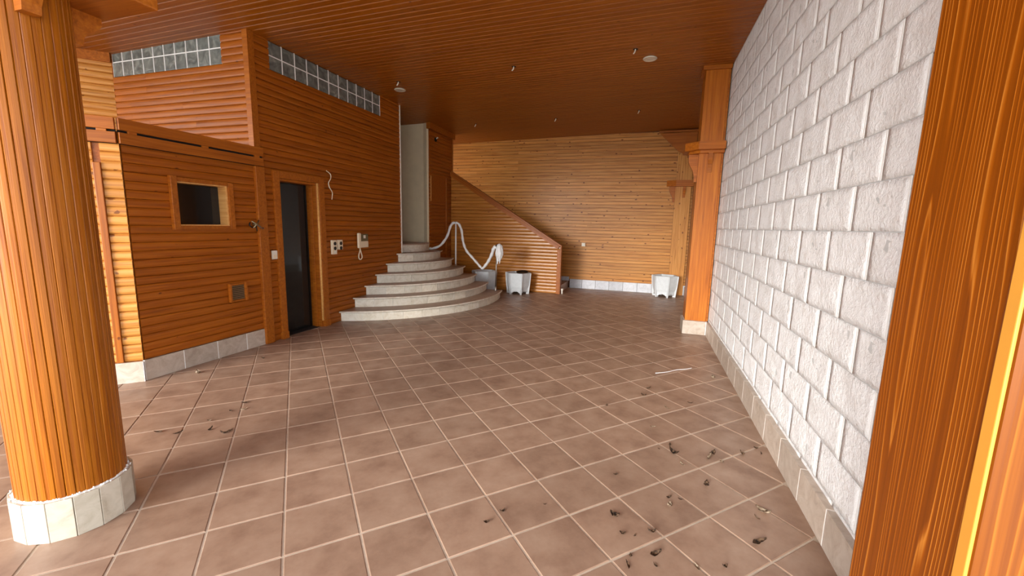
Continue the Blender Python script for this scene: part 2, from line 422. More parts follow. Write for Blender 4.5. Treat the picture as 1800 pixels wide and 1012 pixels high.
# ------------------------------------------------------------------ ceiling
bm = bmesh.new()
prism(bm, [(-8.4, -2.6, cz(-8.4)), (2.2, -2.6, cz(2.2)), (2.2, YB + 0.1, cz(2.2)), (-8.4, YB + 0.1, cz(-8.4))], (0, 0, 0.12))  # slab drawn out past the camera, unseen, to hold back high sky light
ceil = struct(finish('ceiling', bm, M['pine_ceil']))
struct(boxo('beam_added_shade', M['trim'], None, -8.4, 2.2, -2.6, -2.42, 3.28, 3.48, bev=0.006))  # unseen beam added out front to shade the upper walls
CP = 0.087
y = 0.78
while y < YB - 0.01:
    x0, x1 = (-8.2, 0.99) if y < 3.75 else (-6.6, 0.99)
    w = min(CP, YB - y)
    sl = math.sqrt(1 + SL * SL)
    cut = x0 + (x1 - x0) * random.uniform(0.45, 0.8)
    cut = random.choice((-1.9, -2.9, -0.9, -3.4))
    for a, b in ((x0, cut), (cut, x1)):
        me = board_mesh(0, (b - a - 0.001) * sl, w, CEIL, 'ceil')
        # local X = -x.. keep local Z pointing down: u=+x, v=-y -> w=-z ; start at far edge
        obj('board', me, M['pine_ceil'], ceil, frame_mat((a, y + w, cz(a)), (1, 0, SL), (0, -1, 0)))
    y += CP
# ------------------------------------------------------------------ right wall of split-face blocks
wr = bmesh.new()
box(wr, XR + 0.0035, XR + 0.25, 1.0, YB + 0.1, 0.0, 3.72)
wall_r = struct(finish('wall_right', wr, M['joint']))
CH, BL = 0.2156, 0.443
zs = [1.507 + (k - 7) * CH for k in range(18)]
def block_mesh(l, h, seed, nx=11, nz=6):
    bm = bmesh.new(); rows = []
    for j in range(nz + 1):
        r = []
        for i in range(nx + 1):
            y_ = l * i / nx; z_ = h * j / nz
            e = min(i, nx - i, 2) / 2 * min(j, nz - j, 2) / 2
            d = noise.fractal((y_ * 9 + seed * 7.1, z_ * 9, seed * 3.3), 0.9, 2.2, 4)
            r.append(bm.verts.new((-(d * 0.007 * min(e * 1.5, 1)), y_, z_)))
        rows.append(r)
    for j in range(nz):
        for i in range(nx):
            f = bm.faces.new((rows[j][i], rows[j][i + 1], rows[j + 1][i + 1], rows[j + 1][i])); f.smooth = True
    ring = [rows[0][i] for i in range(nx + 1)] + [rows[j][nx] for j in range(1, nz + 1)] + [rows[nz][i] for i in range(nx - 1, -1, -1)] + [rows[j][0] for j in range(nz - 1, 0, -1)]
    back = [bm.verts.new((0.03, v.co.y, v.co.z)) for v in ring]
    for i in range(len(ring)): bm.faces.new((ring[i], ring[(i + 1) % len(ring)], back[(i + 1) % len(ring)], back[i]))
    bmesh.ops.recalc_face_normals(bm, faces=bm.faces[:])
    me = bpy.data.meshes.new('block'); bm.to_mesh(me); bm.free(); me.materials.append(M['block']); return me
BV = [block_mesh(BL - 0.011, CH - 0.0045, s) for s in range(9)]
mort = bmesh.new(); far = bmesh.new()
for k, z0 in enumerate(zs):
    h = min(CH, 3.70 - z0)
    if h < 0.03 or z0 + CH < 0.1: continue
    zb = z0 + 0.003
    off = (2.367 if k % 2 == 1 else 2.159) * 1.033
    j0 = int(math.floor((1.05 - off) / BL))
    yy = off + j0 * BL
    while yy < YB:
        box(mort, XR - 0.0015, XR + 0.03, yy - 0.0055, yy + 0.0055, zb, zb + min(CH - 0.006, h))
        ya, yb = yy + 0.0055, yy + BL - 0.0055
        full = h > CH - 0.001 and yb < YB
        if yy < 6.75:
            me = random.choice(BV) if full else block_mesh(BL - 0.011, h - 0.004, random.random() * 9)
            obj('block', me, None, wall_r, Matrix.Translation((XR, ya, zb)))
        else:
            tmp = random.choice(BV); b2 = bmesh.new(); b2.from_mesh(tmp)
            bmesh.ops.translate(b2, verts=b2.verts[:], vec=(XR, ya, zb))
            for v in b2.verts: v.co.y = min(v.co.y, YB - 0.01); v.co.z = min(v.co.z, 3.7)
            m2 = bpy.data.meshes.new('t'); b2.to_mesh(m2); b2.free(); far.from_mesh(m2); bpy.data.meshes.remove(m2)
        yy += BL
finish('mortar_joints', mort, M['mortar'], wall_r)['kind'] = 'stuff'
finish('blocks_behind_post', far, M['block'], wall_r)['kind'] = 'stuff'
# ------------------------------------------------------------------ skirting tiles
def skirting(name, p0, p1, nrm, h, mat, tw=0.355, start=0.0, th=0.012, mz=0.0, jm='mortar'):
    """row of tiles from p0 to p1 (xy), proud along nrm"""
    p0 = Vector((p0[0], p0[1], mz)); p1 = Vector((p1[0], p1[1], mz)); u = (p1 - p0).normalized(); L = (p1 - p0).length
    n = Vector((nrm[0], nrm[1], 0)).normalized()
    bm = bmesh.new()
    pts = [p0 - n * 0.0, p1 - n * 0.0, p1 + n * (th - 0.0012), p0 + n * (th - 0.0012)]
    prism(bm, pts, (0, 0, h - 0.002))
    b = struct(finish(name, bm, M[jm]))
    s = start
    while s < L - 0.02:
        e = min(s + tw, L)
        a0 = max(s, 0) + 0.004
        bm = boxbm(0, e - a0 - 0.004, 0, h, 0, th, bev=0.0015)
        up = Vector((0, 0, 1)); o = p0 + u * a0
        mw = frame_mat(o, u, up)
        if u.cross(up).dot(n) < 0: mw = frame_mat(o + u * (e - a0 - 0.004), -u, up)
        finish('skirting_tile', bm, mat, b, mw)
        s = e
    return b
skirting('baseboard_right', (XR + 0.0, 1.118), (XR + 0.0, 6.38), (-1, 0), BB, M['skirt'], th=0.036)
skirting('baseboard_right_rear', (XR, 6.85), (XR, YB), (-1, 0), BB, M['skirt'], th=0.03)
# ------------------------------------------------------------------ back wall
wb = struct(finish('wall_back', boxbm(-6.7, 1.2, YB + 0.002, YB + 0.25, 0, 3.75), M['groove']))
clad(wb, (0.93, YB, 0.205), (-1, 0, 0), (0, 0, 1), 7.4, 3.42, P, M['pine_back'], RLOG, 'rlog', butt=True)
skirting('baseboard_back', (-1.72, YB), (XR, YB), (0, -1), 0.215, M['skirt_back'], tw=0.325, start=-0.02, th=0.040, jm='darkjoint')
# ------------------------------------------------------------------ left walls
# entrance wall (x = XL), y 3.8 .. 6.77, with door and glass-block band
DY0, DY1, DZ = 4.085, 4.735, 2.00
WY0, WY1 = 3.80, 6.77
GY0, GY1, GZ0, GZ1 = 4.06, 6.21, 3.234, 3.55
bm = bmesh.new()
T = 0.16
box(bm, XL - T, XL, WY0, DY0, 0, 3.57); box(bm, XL - T, XL, DY1, WY1, 0, GZ0); box(bm, XL - T, XL, DY0, DY1, DZ, GZ0)
box(bm, XL - T, XL, WY0, GY0, GZ0, 3.57); box(bm, XL - T, XL, GY1, WY1, GZ0, 3.57)
box(bm, XL - T, XL, GY0, GY1, GZ1, 3.57)
wl = struct(finish('wall_left_entrance', bm, M['groove']))
F = 0.002
NR = 47
PZ = (GZ0 - 0.0) / round(GZ0 / P)
# boards run along +y; local Z must face +x : u=+y, up=+z -> u x up = +x
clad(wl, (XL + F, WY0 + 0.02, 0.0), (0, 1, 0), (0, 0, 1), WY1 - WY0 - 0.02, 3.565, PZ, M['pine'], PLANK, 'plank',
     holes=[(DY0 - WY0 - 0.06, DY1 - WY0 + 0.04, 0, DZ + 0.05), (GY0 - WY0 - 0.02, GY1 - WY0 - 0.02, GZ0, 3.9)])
def glass_band(name, n, w, rows, h, mwf, label):
    """mwf(i,j) -> placement; block local: x along, y up, z out"""
    t = bpy.data.objects.new(name, None); C.objects.link(t); WM[t.name] = Matrix.Identity(4); struct(t)
    bm = boxbm(0.004, w - 0.004, 0.004, h - 0.004, -0.07, 0.0, bev=0.006)
    me = bpy.data.meshes.new('glass_block'); bm.to_mesh(me); bm.free(); me.materials.append(M['glass'])
    for i in range(n):
        for j in range(rows): obj('glass_block', me, None, t, mwf(i * w, j * h))
    mo = bmesh.new()
    for i in range(n + 1): box(mo, i * w - 0.005, i * w + 0.005, 0, rows * h, -0.07, 0.004)
    for j in range(1, rows): box(mo, 0, n * w, j * h - 0.005, j * h + 0.005, -0.07, 0.0045)
    finish('mortar', mo, M['mortar'], t, mwf(0, 0))
    return t
gw = (GY1 - GY0) / 11
glass_band('window_2', 11, gw, 2, (GZ1 - GZ0) / 2, lambda a, b: frame_mat((XL + 0.002, GY0 + a, GZ0 + b), (0, 1, 0), (0, 0, 1)), '')
# white corner trim at the end of the entrance wall, beside the stair niche
struct(boxo('trim_1', M['white'], None, XL - 0.02, XL + 0.026, WY1 - 0.006, WY1 + 0.018, 0.94, 3.56, bev=0.004))
# upper wall above the booth (y = 3.8) facing the camera
UX0 = -6.56
GX1 = -4.715; GXW = 0.1845
bm = bmesh.new()
box(bm, UX0 - 0.6, XL - 0.001, WY0 + 0.002, WY0 + 0.16, 2.2, 3.234); box(bm, GX1, XL - 0.001, WY0 + 0.002, WY0 + 0.16, 3.234, 3.56)
box(bm, UX0 - 0.6, GX1 - 10 * GXW, WY0 + 0.002, WY0 + 0.16, 3.234, 3.53)
wu = struct(finish('wall_left_upper', bm, M['groove']))
clad(wu, (UX0 - 0.6, WY0, 3.234 - 14 * PZ), (1, 0, 0), (0, 0, 1), XL - UX0 + 0.6 - 0.015, 14 * PZ + 0.34, PZ, M['pine'], PLANK, 'plank', butt=True,
     holes=[(0.6 + UX0 - UX0 + (GX1 - 10 * GXW - UX0), 0.6 + GX1 - UX0, 14 * PZ, 9)])
glass_band('window_1', 10, GXW, 2, 0.172, lambda a, b: frame_mat((GX1 - 10 * GXW + a, WY0 - 0.002, 3.234 + b), (1, 0, 0), (0, 0, 1)), '')
# corner boards of the upper volume
t2 = struct(boxo('trim_2', M['trim'], None, XL - 0.05, XL + 0.024, WY0 - 0.024, WY0 - 0.004, 2.31, 3.565, bev=0.003))
t3 = struct(boxo('trim_3', M['trim'], None, XL + 0.003, XL + 0.024, WY0 - 0.003, WY0 + 0.06, 2.31, 3.565, bev=0.003))
# pale wall at 45 degrees running off to the left of the upper wall
d45 = Vector((-q, -q, 0))
wp0 = Vector((UX0 - 0.02, WY0, 0))
bm = bmesh.new(); nn = Vector((-q, q, 0)) * 0.12
prism(bm, [wp0 + Vector((0, 0, 2.2)), wp0 + d45 * 2.2 + Vector((0, 0, 2.2)), wp0 + d45 * 2.2 + nn + Vector((0, 0, 2.2)), wp0 + nn + Vector((0, 0, 2.2))], (0, 0, 1.27))
wv = struct(finish('wall_left_bay', bm, M['pine_back']))
clad(wv, wp0 + d45 * 2.2 + Vector((q, -q, 0)) * 0.002 + Vector((0, 0, 2.22)), (q, q, 0), (0, 0, 1), 2.2, 1.23, P, M['pine_back'], butt=False)
bm = bmesh.new(); n0 = Vector((q, -q, 0))
prism(bm, [wp0 + n0 * 0.02 + Vector((0, 0, 3.40)), wp0 + d45 * 2.2 + n0 * 0.02 + Vector((0, 0, 3.40)), wp0 + d45 * 2.2 + n0 * 0.06 + Vector((0, 0, 3.40)), wp0 + n0 * 0.06 + Vector((0, 0, 3.40))], (0, 0, 0.13))
struct(finish('trim_4', bm, M['trim']))
# lower booth wall (x = XL) y 2.45 .. 3.8 with the small window
LY0 = 2.48; BZ = 2.11
WN = (2.885, 3.425, 1.415, 1.845)
bm = bmesh.new()
box(bm, XL - 0.12, XL, LY0, WN[0], 0, BZ + 0.1); box(bm, XL - 0.12, XL, WN[1], WY0, 0, BZ + 0.1)
box(bm, XL - 0.12, XL, WN[0], WN[1], 0, WN[2]); box(bm, XL - 0.12, XL, WN[0], WN[1], WN[3], BZ + 0.1)
# booth roof, back and floor keep it dark inside
box(bm, -6.6, XL - 0.121, 2.9, WY0 - 0.001, 2.16, 2.2)
wbo = struct(finish('wall_left_booth', bm, M['groove']))
nb_ = round((BZ - BB) / P); PB = (BZ - BB) / nb_
clad(wbo, (XL + F, LY0 + 0.01, BB), (0, 1, 0), (0, 0, 1), WY0 - LY0 - 0.05, BZ - BB, PB, M['pine'], PLANK, 'plank', butt=False,
     holes=[(WN[0] - LY0 - 0.01, WN[1] - LY0 - 0.01, WN[2] - BB, WN[3] - BB)])
skirting('baseboard_left', (XL, LY0), (XL, WY0 - 0.03), (1, 0), BB - 0.004, M['skirt'], tw=0.345, start=0.0, th=0.022)
# lit splayed wall of the booth
L45 = 1.5
c0 = Vector((XL, LY0, 0)); n1 = Vector((q, -q, 0))
bm = bmesh.new()
prism(bm, [c0, c0 + d45 * L45, c0 + d45 * L45 - n1 * 0.12, c0 - n1 * 0.12 + Vector((0.0, 0, 0))], (0, 0, BZ + 0.1))
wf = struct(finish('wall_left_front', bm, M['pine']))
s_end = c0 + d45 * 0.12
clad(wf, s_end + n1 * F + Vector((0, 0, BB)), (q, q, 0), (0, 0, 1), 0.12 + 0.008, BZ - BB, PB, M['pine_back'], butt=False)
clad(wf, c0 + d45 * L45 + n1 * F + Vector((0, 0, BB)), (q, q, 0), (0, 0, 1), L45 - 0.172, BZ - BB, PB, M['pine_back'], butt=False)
skirting('baseboard_left_front', (c0 + d45 * L45)[:2], (c0 + n1 * 0.02 - d45 * 0.012)[:2], (q, -q), BB - 0.004, M['skirt'], tw=0.34, start=0.17, th=0.022)
bm = boxbm(0, BZ - BB - 0.17, 0, 0.05, 0, 0.034, bev=0.004)
struct(finish('trim_5', bm, M['trim'], None, frame_mat(c0 + d45 * 0.121 + n1 * 0.002 + Vector((0, 0, BB)), (0, 0, 1), -Vector((q, q, 0)))))
# double fascia board with spacer blocks crowning the booth
def fascia(p0, p1, n, cat_label, spacers):
    p0 = Vector(p0); p1 = Vector(p1); u = (p1 - p0).normalized(); L = (p1 - p0).length; n = Vector(n)
    t = thing('fascia_rail', p0, cat_label, 'fascia')
    def bar(nm, z0, z1, s0, s1, th, mat):
        o = p0 + u * s0 + Vector((0, 0, z0)) + n * 0.022
        if u.cross(Vector((0, 0, 1))).dot(n) > 0: mw = frame_mat(o, u, (0, 0, 1))
        else: mw = frame_mat(p0 + u * s1 + Vector((0, 0, z0)) + n * 0.022, -u, (0, 0, 1))
        return finish(nm, boxbm(0, s1 - s0, 0, z1 - z0, 0, th, bev=0.003), mat, t, mw)
    bar('fascia_board', 2.215, 2.312, 0, L, 0.030, M['trim']); bar('fascia_board', 2.105, 2.196, 0, L, 0.026, M['trim'])
    for s in spacers: bar('spacer_block', 2.190, 2.222, s, s + 0.065, 0.022, M['trim'])
    bk = bar('backing_board', 2.10, 2.30, 0, L, 0.004, M['hole'])
    return t
fascia((XL, LY0 - 0.012, 0), (XL, 3.87, 0), (1, 0, 0), 'long double wooden fascia above the small booth window', [0.07, 0.70, 1.29])
fascia(c0 + d45 * L45, c0 + n1 * 0.0, n1, 'short sunlit double wooden fascia beside the round column', [0.5, 1.0, L45 - 0.12])
# booth window
w1 = bpy.data.objects.new('window_3', None); C.objects.link(w1); WM[w1.name] = Matrix.Identity(4); struct(w1)
def casing(par, nm, y0, y1, z0, z1, x0, x1, mat=None): return boxo(nm, mat or M['trim'], par, x0, x1, y0, y1, z0, z1, bev=0.003)
casing(w1, 'window_frame', WN[0] - 0.052, WN[0] + 0.004, WN[2] - 0.035, WN[3] + 0.045, XL + 0.012, XL + 0.055)
casing(w1, 'window_frame', WN[1] - 0.004, WN[1] + 0.05, WN[2] - 0.03, WN[3] + 0.03, XL + 0.012, XL + 0.036)
casing(w1, 'window_frame', WN[0] + 0.005, WN[1] - 0.005, WN[3] - 0.004, WN[3] + 0.035, XL + 0.012, XL + 0.034)
casing(w1, 'window_frame', WN[0] + 0.005, WN[1] - 0.005, WN[2] - 0.03, WN[2] + 0.004, XL + 0.012, XL + 0.034)
casing(w1, 'reveal', WN[1] - 0.022, WN[1], WN[2], WN[3], XL - 0.12, XL + 0.012, M['edge'])
casing(w1, 'reveal', WN[0], WN[0] + 0.018, WN[2], WN[3], XL - 0.12, XL + 0.012, M['edge'])
casing(w1, 'reveal', WN[0] + 0.019, WN[1] - 0.023, WN[2], WN[2] + 0.016, XL - 0.12, XL + 0.012, M['edge'])
casing(w1, 'reveal', WN[0] + 0.019, WN[1] - 0.023, WN[3] - 0.016, WN[3], XL - 0.12, XL + 0.012, M['edge'])
boxo('pane', M['pane'], w1, XL - 0.105, XL - 0.099, WN[0] + 0.019, WN[1] - 0.023, WN[2] + 0.017, WN[3] - 0.017)
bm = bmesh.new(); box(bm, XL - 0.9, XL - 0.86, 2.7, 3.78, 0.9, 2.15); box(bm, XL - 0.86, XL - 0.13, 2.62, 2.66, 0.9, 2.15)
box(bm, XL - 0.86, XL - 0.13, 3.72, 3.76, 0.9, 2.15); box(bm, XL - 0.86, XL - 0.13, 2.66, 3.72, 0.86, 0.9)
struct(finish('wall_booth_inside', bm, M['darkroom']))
# corner post between booth and entrance wall
struct(boxo('trim_6', M['trim'], None, XL + 0.002, XL + 0.05, 3.755, 3.875, 0.0, 2.10, bev=0.006))
# ------------------------------------------------------------------ door
d1 = bpy.data.objects.new('door_1', None); C.objects.link(d1); WM[d1.name] = Matrix.Identity(4); struct(d1)
casing(d1, 'casing', DY0 - 0.085, DY0, 0.0, DZ + 0.085, XL + 0.012, XL + 0.042)
casing(d1, 'casing', DY1, DY1 + 0.095, 0.0, DZ + 0.085, XL + 0.012, XL + 0.040)
casing(d1, 'casing', DY0 + 0.001, DY1 - 0.001, DZ, DZ + 0.085, XL + 0.012, XL + 0.040)
casing(d1, 'plinth_block', DY1 - 0.004, DY1 + 0.104, 0.0, 0.09, XL + 0.012, XL + 0.052)
casing(d1, 'plinth_block', DY0 - 0.094, DY0 + 0.004, 0.0, 0.09, XL + 0.012, XL + 0.052)
casing(d1, 'jamb', DY1 - 0.035, DY1, 0.0, DZ, XL - 0.16, XL + 0.012)
casing(d1, 'jamb', DY0, DY0 + 0.03, 0.0, DZ, XL - 0.16, XL + 0.012)
casing(d1, 'jamb', DY0 + 0.03, DY1 - 0.035, DZ - 0.03, DZ, XL - 0.16, XL + 0.012)
casing(d1, 'door_stop', DY1 - 0.05, DY1 - 0.035, 0.0, DZ - 0.03, XL - 0.10, XL - 0.05)
bm = bmesh.new(); lathe(bm, [(0.016, 0.09), (0.016, DZ)], 12, (XL + 0.016, DY1 - 0.012, 0)); finish('round_bead', bm, M['edge'], d1, smooth=True)
boxo('glass_leaf', M['pane'], d1, XL - 0.15, XL - 0.142, DY0 + 0.03, DY1 - 0.05, 0.012, DZ - 0.03)
bm = bmesh.new()
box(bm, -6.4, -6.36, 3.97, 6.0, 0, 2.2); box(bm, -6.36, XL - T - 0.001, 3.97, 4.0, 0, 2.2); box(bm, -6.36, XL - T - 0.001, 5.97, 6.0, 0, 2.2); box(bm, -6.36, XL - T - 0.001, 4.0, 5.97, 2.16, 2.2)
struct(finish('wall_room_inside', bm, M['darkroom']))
tag(boxo('bath_ledge', M['skirt'], None, -5.9, -5.45, 4.05, 5.95, 0, 0.42, bev=0.02), 'pale low ledge inside the dark doorway', 'ledge')
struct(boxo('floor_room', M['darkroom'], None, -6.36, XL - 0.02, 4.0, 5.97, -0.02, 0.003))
# ------------------------------------------------------------------ stair niche, wall beyond it, parapet
NX = -4.45; NY = 8.06
bm = bmesh.new()
box(bm, -6.6, NX - 0.12, NY, NY + 0.1, 0, 3.56)
prism(bm, [(NX - 0.12, NY, 0), (NX - 0.02, NY - 0.05, 0), (NX, NY - 0.02, 0), (NX, NY + 0.1, 0), (NX - 0.12, NY + 0.1, 0)], (0, 0, 3.56))
box(bm, -6.6, -6.5, 6.6, NY, 0, 3.55); box(bm, -6.5, XL - T - 0.002, 6.55, 6.75, 0, 3.55)
struct(finish('wall_niche', bm, M['plaster']))
w3 = struct(finish('wall_left_rear', boxbm(NX - 0.12, NX - 0.002, NY + 0.101, 9.16, 0, 3.56), M['pine']))
clad(w3, (NX, NY + 0.0, 0.0), (0, 1, 0), (0, 0, 1), 9.10 - NY, 3.43, P, M['pine'], PLANK, 'plank', butt=False, holes=[(0.07, 0.80, 1.95, 2.5)])
boxo('hatch_panel', M['pine'], w3, NX - 0.001, NX + 0.010, NY + 0.075, NY + 0.79, 1.95, 2.5, bev=0.002)
boxo('hatch_edge', M['edge'], w3, NX + 0.002, NX + 0.024, NY + 0.055, NY + 0.072, 1.97, 2.5, bev=0.002)
boxo('corner_board', M['trim'], w3, NX + 0.003, NX + 0.03, 8.82, 8.88, 0.0, 2.52, bev=0.003)
struct(boxo('trim_7', M['trim'], None, NX - 0.02, NX + 0.07, NY - 0.06, 9.2, 3.43, 3.56, bev=0.004))
struct(boxo('trim_8', M['trim'], None, NX - 0.12, NX + 0.024, 9.16, 9.185, 0, 3.43, bev=0.003))
# parapet with raking top
PX0, PX1, PY = NX + 0.02, -1.775, 9.10
ZT0, ZT1 = 2.70, 1.085
slp = (ZT1 - ZT0) / (PX1 - PX0)
bm = bmesh.new()
prism(bm, [(PX0, PY + 0.002, 0), (PX1, PY + 0.002, 0), (PX1, PY + 0.002, ZT1 - 0.03), (PX0, PY + 0.002, ZT0 - 0.03)], (0, 0.058, 0))
wpar = struct(finish('wall_parapet', bm, M['groove']))
# boards facing -y: u=+x, up=+z -> u x up = -y
i = 0
while i * P < ZT0 - 0.05:
    v0, v1 = i * P, (i + 1) * P
    e = lambda v: min(PX1 - PX0, max(0.02, (v - (ZT0 - 0.03)) / slp))
    a, b = e(v0), e(v1)
    if b > 0.03 or a > 0.03:
        me = board_mesh(0, a - 0.001, P, PLANK, 'plank', 0, max(b, 0.02) - 0.001)
        obj('board', me, M['pine_gloss'], wpar, frame_mat((PX0, PY, v0), (1, 0, 0), (0, 0, 1)))
    i += 1
rk = Vector((PX1 - PX0, 0, ZT1 - ZT0)); rl = rk.length; ru = rk.normalized(); rn = Vector((-ru.z, 0, ru.x))
def rakebox(nm, s0, s1, h0, h1, y0, y1, mat):
    o = Vector((PX0, y0, ZT0)) + ru * s0 + rn * h0
    return finish(nm, boxbm(0, s1 - s0, 0, h1 - h0, -(y1 - y0), 0, bev=0.003), mat, wpar, frame_mat(o, ru, rn))
rakebox('raking_cap', 0, rl + 0.012, -0.03, 0.012, PY - 0.056, PY + 0.075, M['trim'])
rakebox('raking_fascia', 0, rl, -0.10, -0.031, PY - 0.046, PY - 0.001, M['trim'])
boxo('end_fascia', M['trim'], wpar, PX1 - 0.06, PX1 + 0.004, PY - 0.047, PY - 0.001, 0, ZT1 - 0.10, bev=0.003)
boxo('end_cap', M['trim'], wpar, PX1 + 0.005, PX1 + 0.034, PY - 0.056, PY + 0.075, 0, ZT1 + 0.006, bev=0.003)
# stairs climbing behind the parapet
st2 = thing('rear_staircase', (-1.75, 9.6, 0), 'straight tiled stair rising behind the raking wooden parapet', 'staircase')
for k in range(9):
    x1 = -1.76 - 0.28 * k
    if x1 - 0.3 < NX: break
    boxo('step', M['tread'], st2, x1 - 0.28, x1, 9.19, YB - 0.02, 0.0 if k == 0 else 0.17 * k, 0.17 * (k + 1), bev=0.004)
    boxo('skirting_tile', M['skirt_back'], st2, x1 - 0.26, x1 + 0.02, YB - 0.032, YB - 0.019, 0.17 * (k + 1) + 0.001, 0.17 * (k + 1) + 0.10)
# ------------------------------------------------------------------ curved entrance stairs
CXS, CYS = -5.30, 7.45
RISE = 0.156
RAD = [2.61, 2.315, 2.06, 1.81, 1.56, 1.32]
YE = 8.09
stair = thing('curved_staircase', (-3.6, 6.6, 0), 'fan of curved stone steps climbing to the plastered niche', 'staircase')
def arc(r, inset=0.0, n=40, wx=None):
    """points from the entrance wall round to the right end"""
    wx = XL + 0.02 if wx is None else wx
    a0 = math.atan2(-math.sqrt(max(r * r - (wx - CXS) ** 2, 0)), wx - CXS)
    a1 = math.asin((YE - CYS) / r) if r > YE - CYS else math.pi / 2
    return [(CXS + r * math.cos(a0 + (a1 - a0) * t / n), CYS + r * math.sin(a0 + (a1 - a0) * t / n)) for t in range(n + 1)]
def arcslab(bm, r_out, z0, z1, n=40, wx=None, inner=None):
    o = arc(r_out, n=n, wx=wx)
    wx = XL + 0.02 if wx is None else wx
    inn = [(wx, YE)] if inner is None else inner
    pts = o + inn
    prism(bm, [(x, y_, z0) for x, y_ in pts], (0, 0, z1 - z0))
for k, r in enumerate(RAD):
    z0, z1 = k * RISE, (k + 1) * RISE
    bm = bmesh.new(); arcslab(bm, r - 0.055, z0, z1 - 0.026, wx=XL + 0.02)
    step = finish('step', bm, M['mortar'], stair)
    bm = bmesh.new(); arcslab(bm, r - 0.012, z1 - 0.024, z1, wx=XL + 0.02)
    tr = finish('tread', bm, M['tread'], step)
    # rounded pale nosing strip
    bm = bmesh.new(); tube(bm, [(x, y_, z1 - 0.012) for x, y_ in arc(r - 0.012, n=40)], 0.0135, 8)
    finish('nosing', bm, M['marble'], step, smooth=True)
    # riser tiles
    L = arc(r - 0.055, n=2); rr = r - 0.045
    a0 = math.atan2(-math.sqrt(rr * rr - (XL + 0.02 - CXS) ** 2), XL + 0.02 - CXS); a1 = math.asin((YE - CYS) / rr)
    nt = max(3, int(round((a1 - a0) * rr / 0.30)))
    for t in range(nt):
        b0 = a0 + (a1 - a0) * t / nt + 0.002 / rr; b1 = a0 + (a1 - a0) * (t + 1) / nt - 0.002 / rr
        bm = bmesh.new(); nseg = 3; outs = []; ins = []
        for s in range(nseg + 1):
            an = b0 + (b1 - b0) * s / nseg
            outs.append((CXS + rr * math.cos(an), CYS + rr * math.sin(an), z0 + 0.002)); ins.append((CXS + (rr - 0.012) * math.cos(an), CYS + (rr - 0.012) * math.sin(an), z0 + 0.002))
        c = Vector(outs[1]); tm_ = Matrix.Translation(c)
        prism(bm, [tuple(Vector(p) - c) for p in outs + ins[::-1]], (0, 0, RISE - 0.030))
        finish('riser_tile', bm, M['marble'], step, tm_)
    # end face tiles on the far side are left as the plain step body
# niche landing (seventh riser)
bm = bmesh.new(); z0 = 6 * RISE
pts = [(-6.5, WY1 - 0.02), (XL - 0.02, WY1 - 0.02)]
r = 1.02; 
arcp = []
for t in range(17):
    an = math.radians(-42 + (75) * t / 16)
    arcp.append((CXS + r * math.cos(an), min(CYS + r * math.sin(an), NY - 0.052)))
pts += [p_ for p_ in arcp] + [(-6.5, NY - 0.06)]
land = finish('step', (lambda b: (prism(b, [(x, y_, z0) for x, y_ in pts], (0, 0, RISE - 0.024)), b)[1])(bmesh.new()), M['marble'], stair)
bm.free()
bm = bmesh.new(); pts2 = [(CXS + (x - CXS) * 1.02, y_) if i_ > 1 and i_ < len(pts) - 1 else (x, y_) for i_, (x, y_) in enumerate(pts)]
prism(bm, [(x, y_, z0 + RISE - 0.022) for x, y_ in pts2], (0, 0, 0.022)); finish('tread', bm, M['tread'], land)
# ------------------------------------------------------------------ wrapped handrail
hr = thing('stair_handrail', (-2.87, 7.95, RISE), 'drooping handrail wrapped in white plastic on two steel posts', 'handrail')
def onw(pts, rad, nm, mat, seg=10, smooth=True, par=hr):
    bm = bmesh.new(); tube(bm, pts, rad, seg); return finish(nm, bm, mat, par, smooth=smooth)
onw([(-3.80, 8.02, 4 * RISE), (-3.79, 8.0, 1.50)], 0.015, 'post', M['wrap'])
onw([(-2.87, 7.96, RISE), (-2.86, 7.97, 1.04)], 0.014, 'post', M['steel'])
bm = bmesh.new(); lathe(bm, [(0.026, 0), (0.026, 0.012), (0.016, 0.05), (0.015, 0.10)], 14, (-2.87, 7.96, RISE)); finish('post_foot', bm, M['steel'], hr, smooth=True)
bm = bmesh.new(); lathe(bm, [(0.026, 0), (0.026, 0.010), (0.014, 0.03)], 14, (-3.80, 8.02, 4 * RISE)); finish('post_foot', bm, M['steel'], hr, smooth=True)
r1 = spline([(-4.40, 7.98, 0.965), (-4.33, 8, 0.962), (-4.16, 8, 1.03), (-4.04, 8, 1.16), (-3.97, 8, 1.28), (-3.92, 8, 1.43), (-3.86, 8, 1.51), (-3.80, 8, 1.52)])
onw(r1, [0.026 + 0.003 * math.sin(i_ * 0.9) for i_ in range(len(r1))], 'wrapped_rail', M['wrap'])
r2 = spline([(-3.79, 8, 1.52), (-3.72, 8, 1.49), (-3.66, 8, 1.37), (-3.635, 8, 1.20), (-3.60, 8, 1.06), (-3.53, 8, 0.93), (-3.42, 8, 0.82), (-3.32, 8, 0.72), (-3.23, 8, 0.63), (-3.17, 7.99, 0.605), (-3.09, 7.985, 0.69), (-3.02, 7.98, 0.80), (-2.96, 7.975, 0.93), (-2.93, 7.97, 1.02), (-2.885, 7.97, 1.065)])
nr = len(r2)
onw(r2, [0.025 + (0.013 * max(0, (i_ - nr * 0.55) / (nr * 0.45))) + 0.004 * math.sin(i_ * 1.1) for i_ in range(nr)], 'wrapped_rail', M['wrap'])
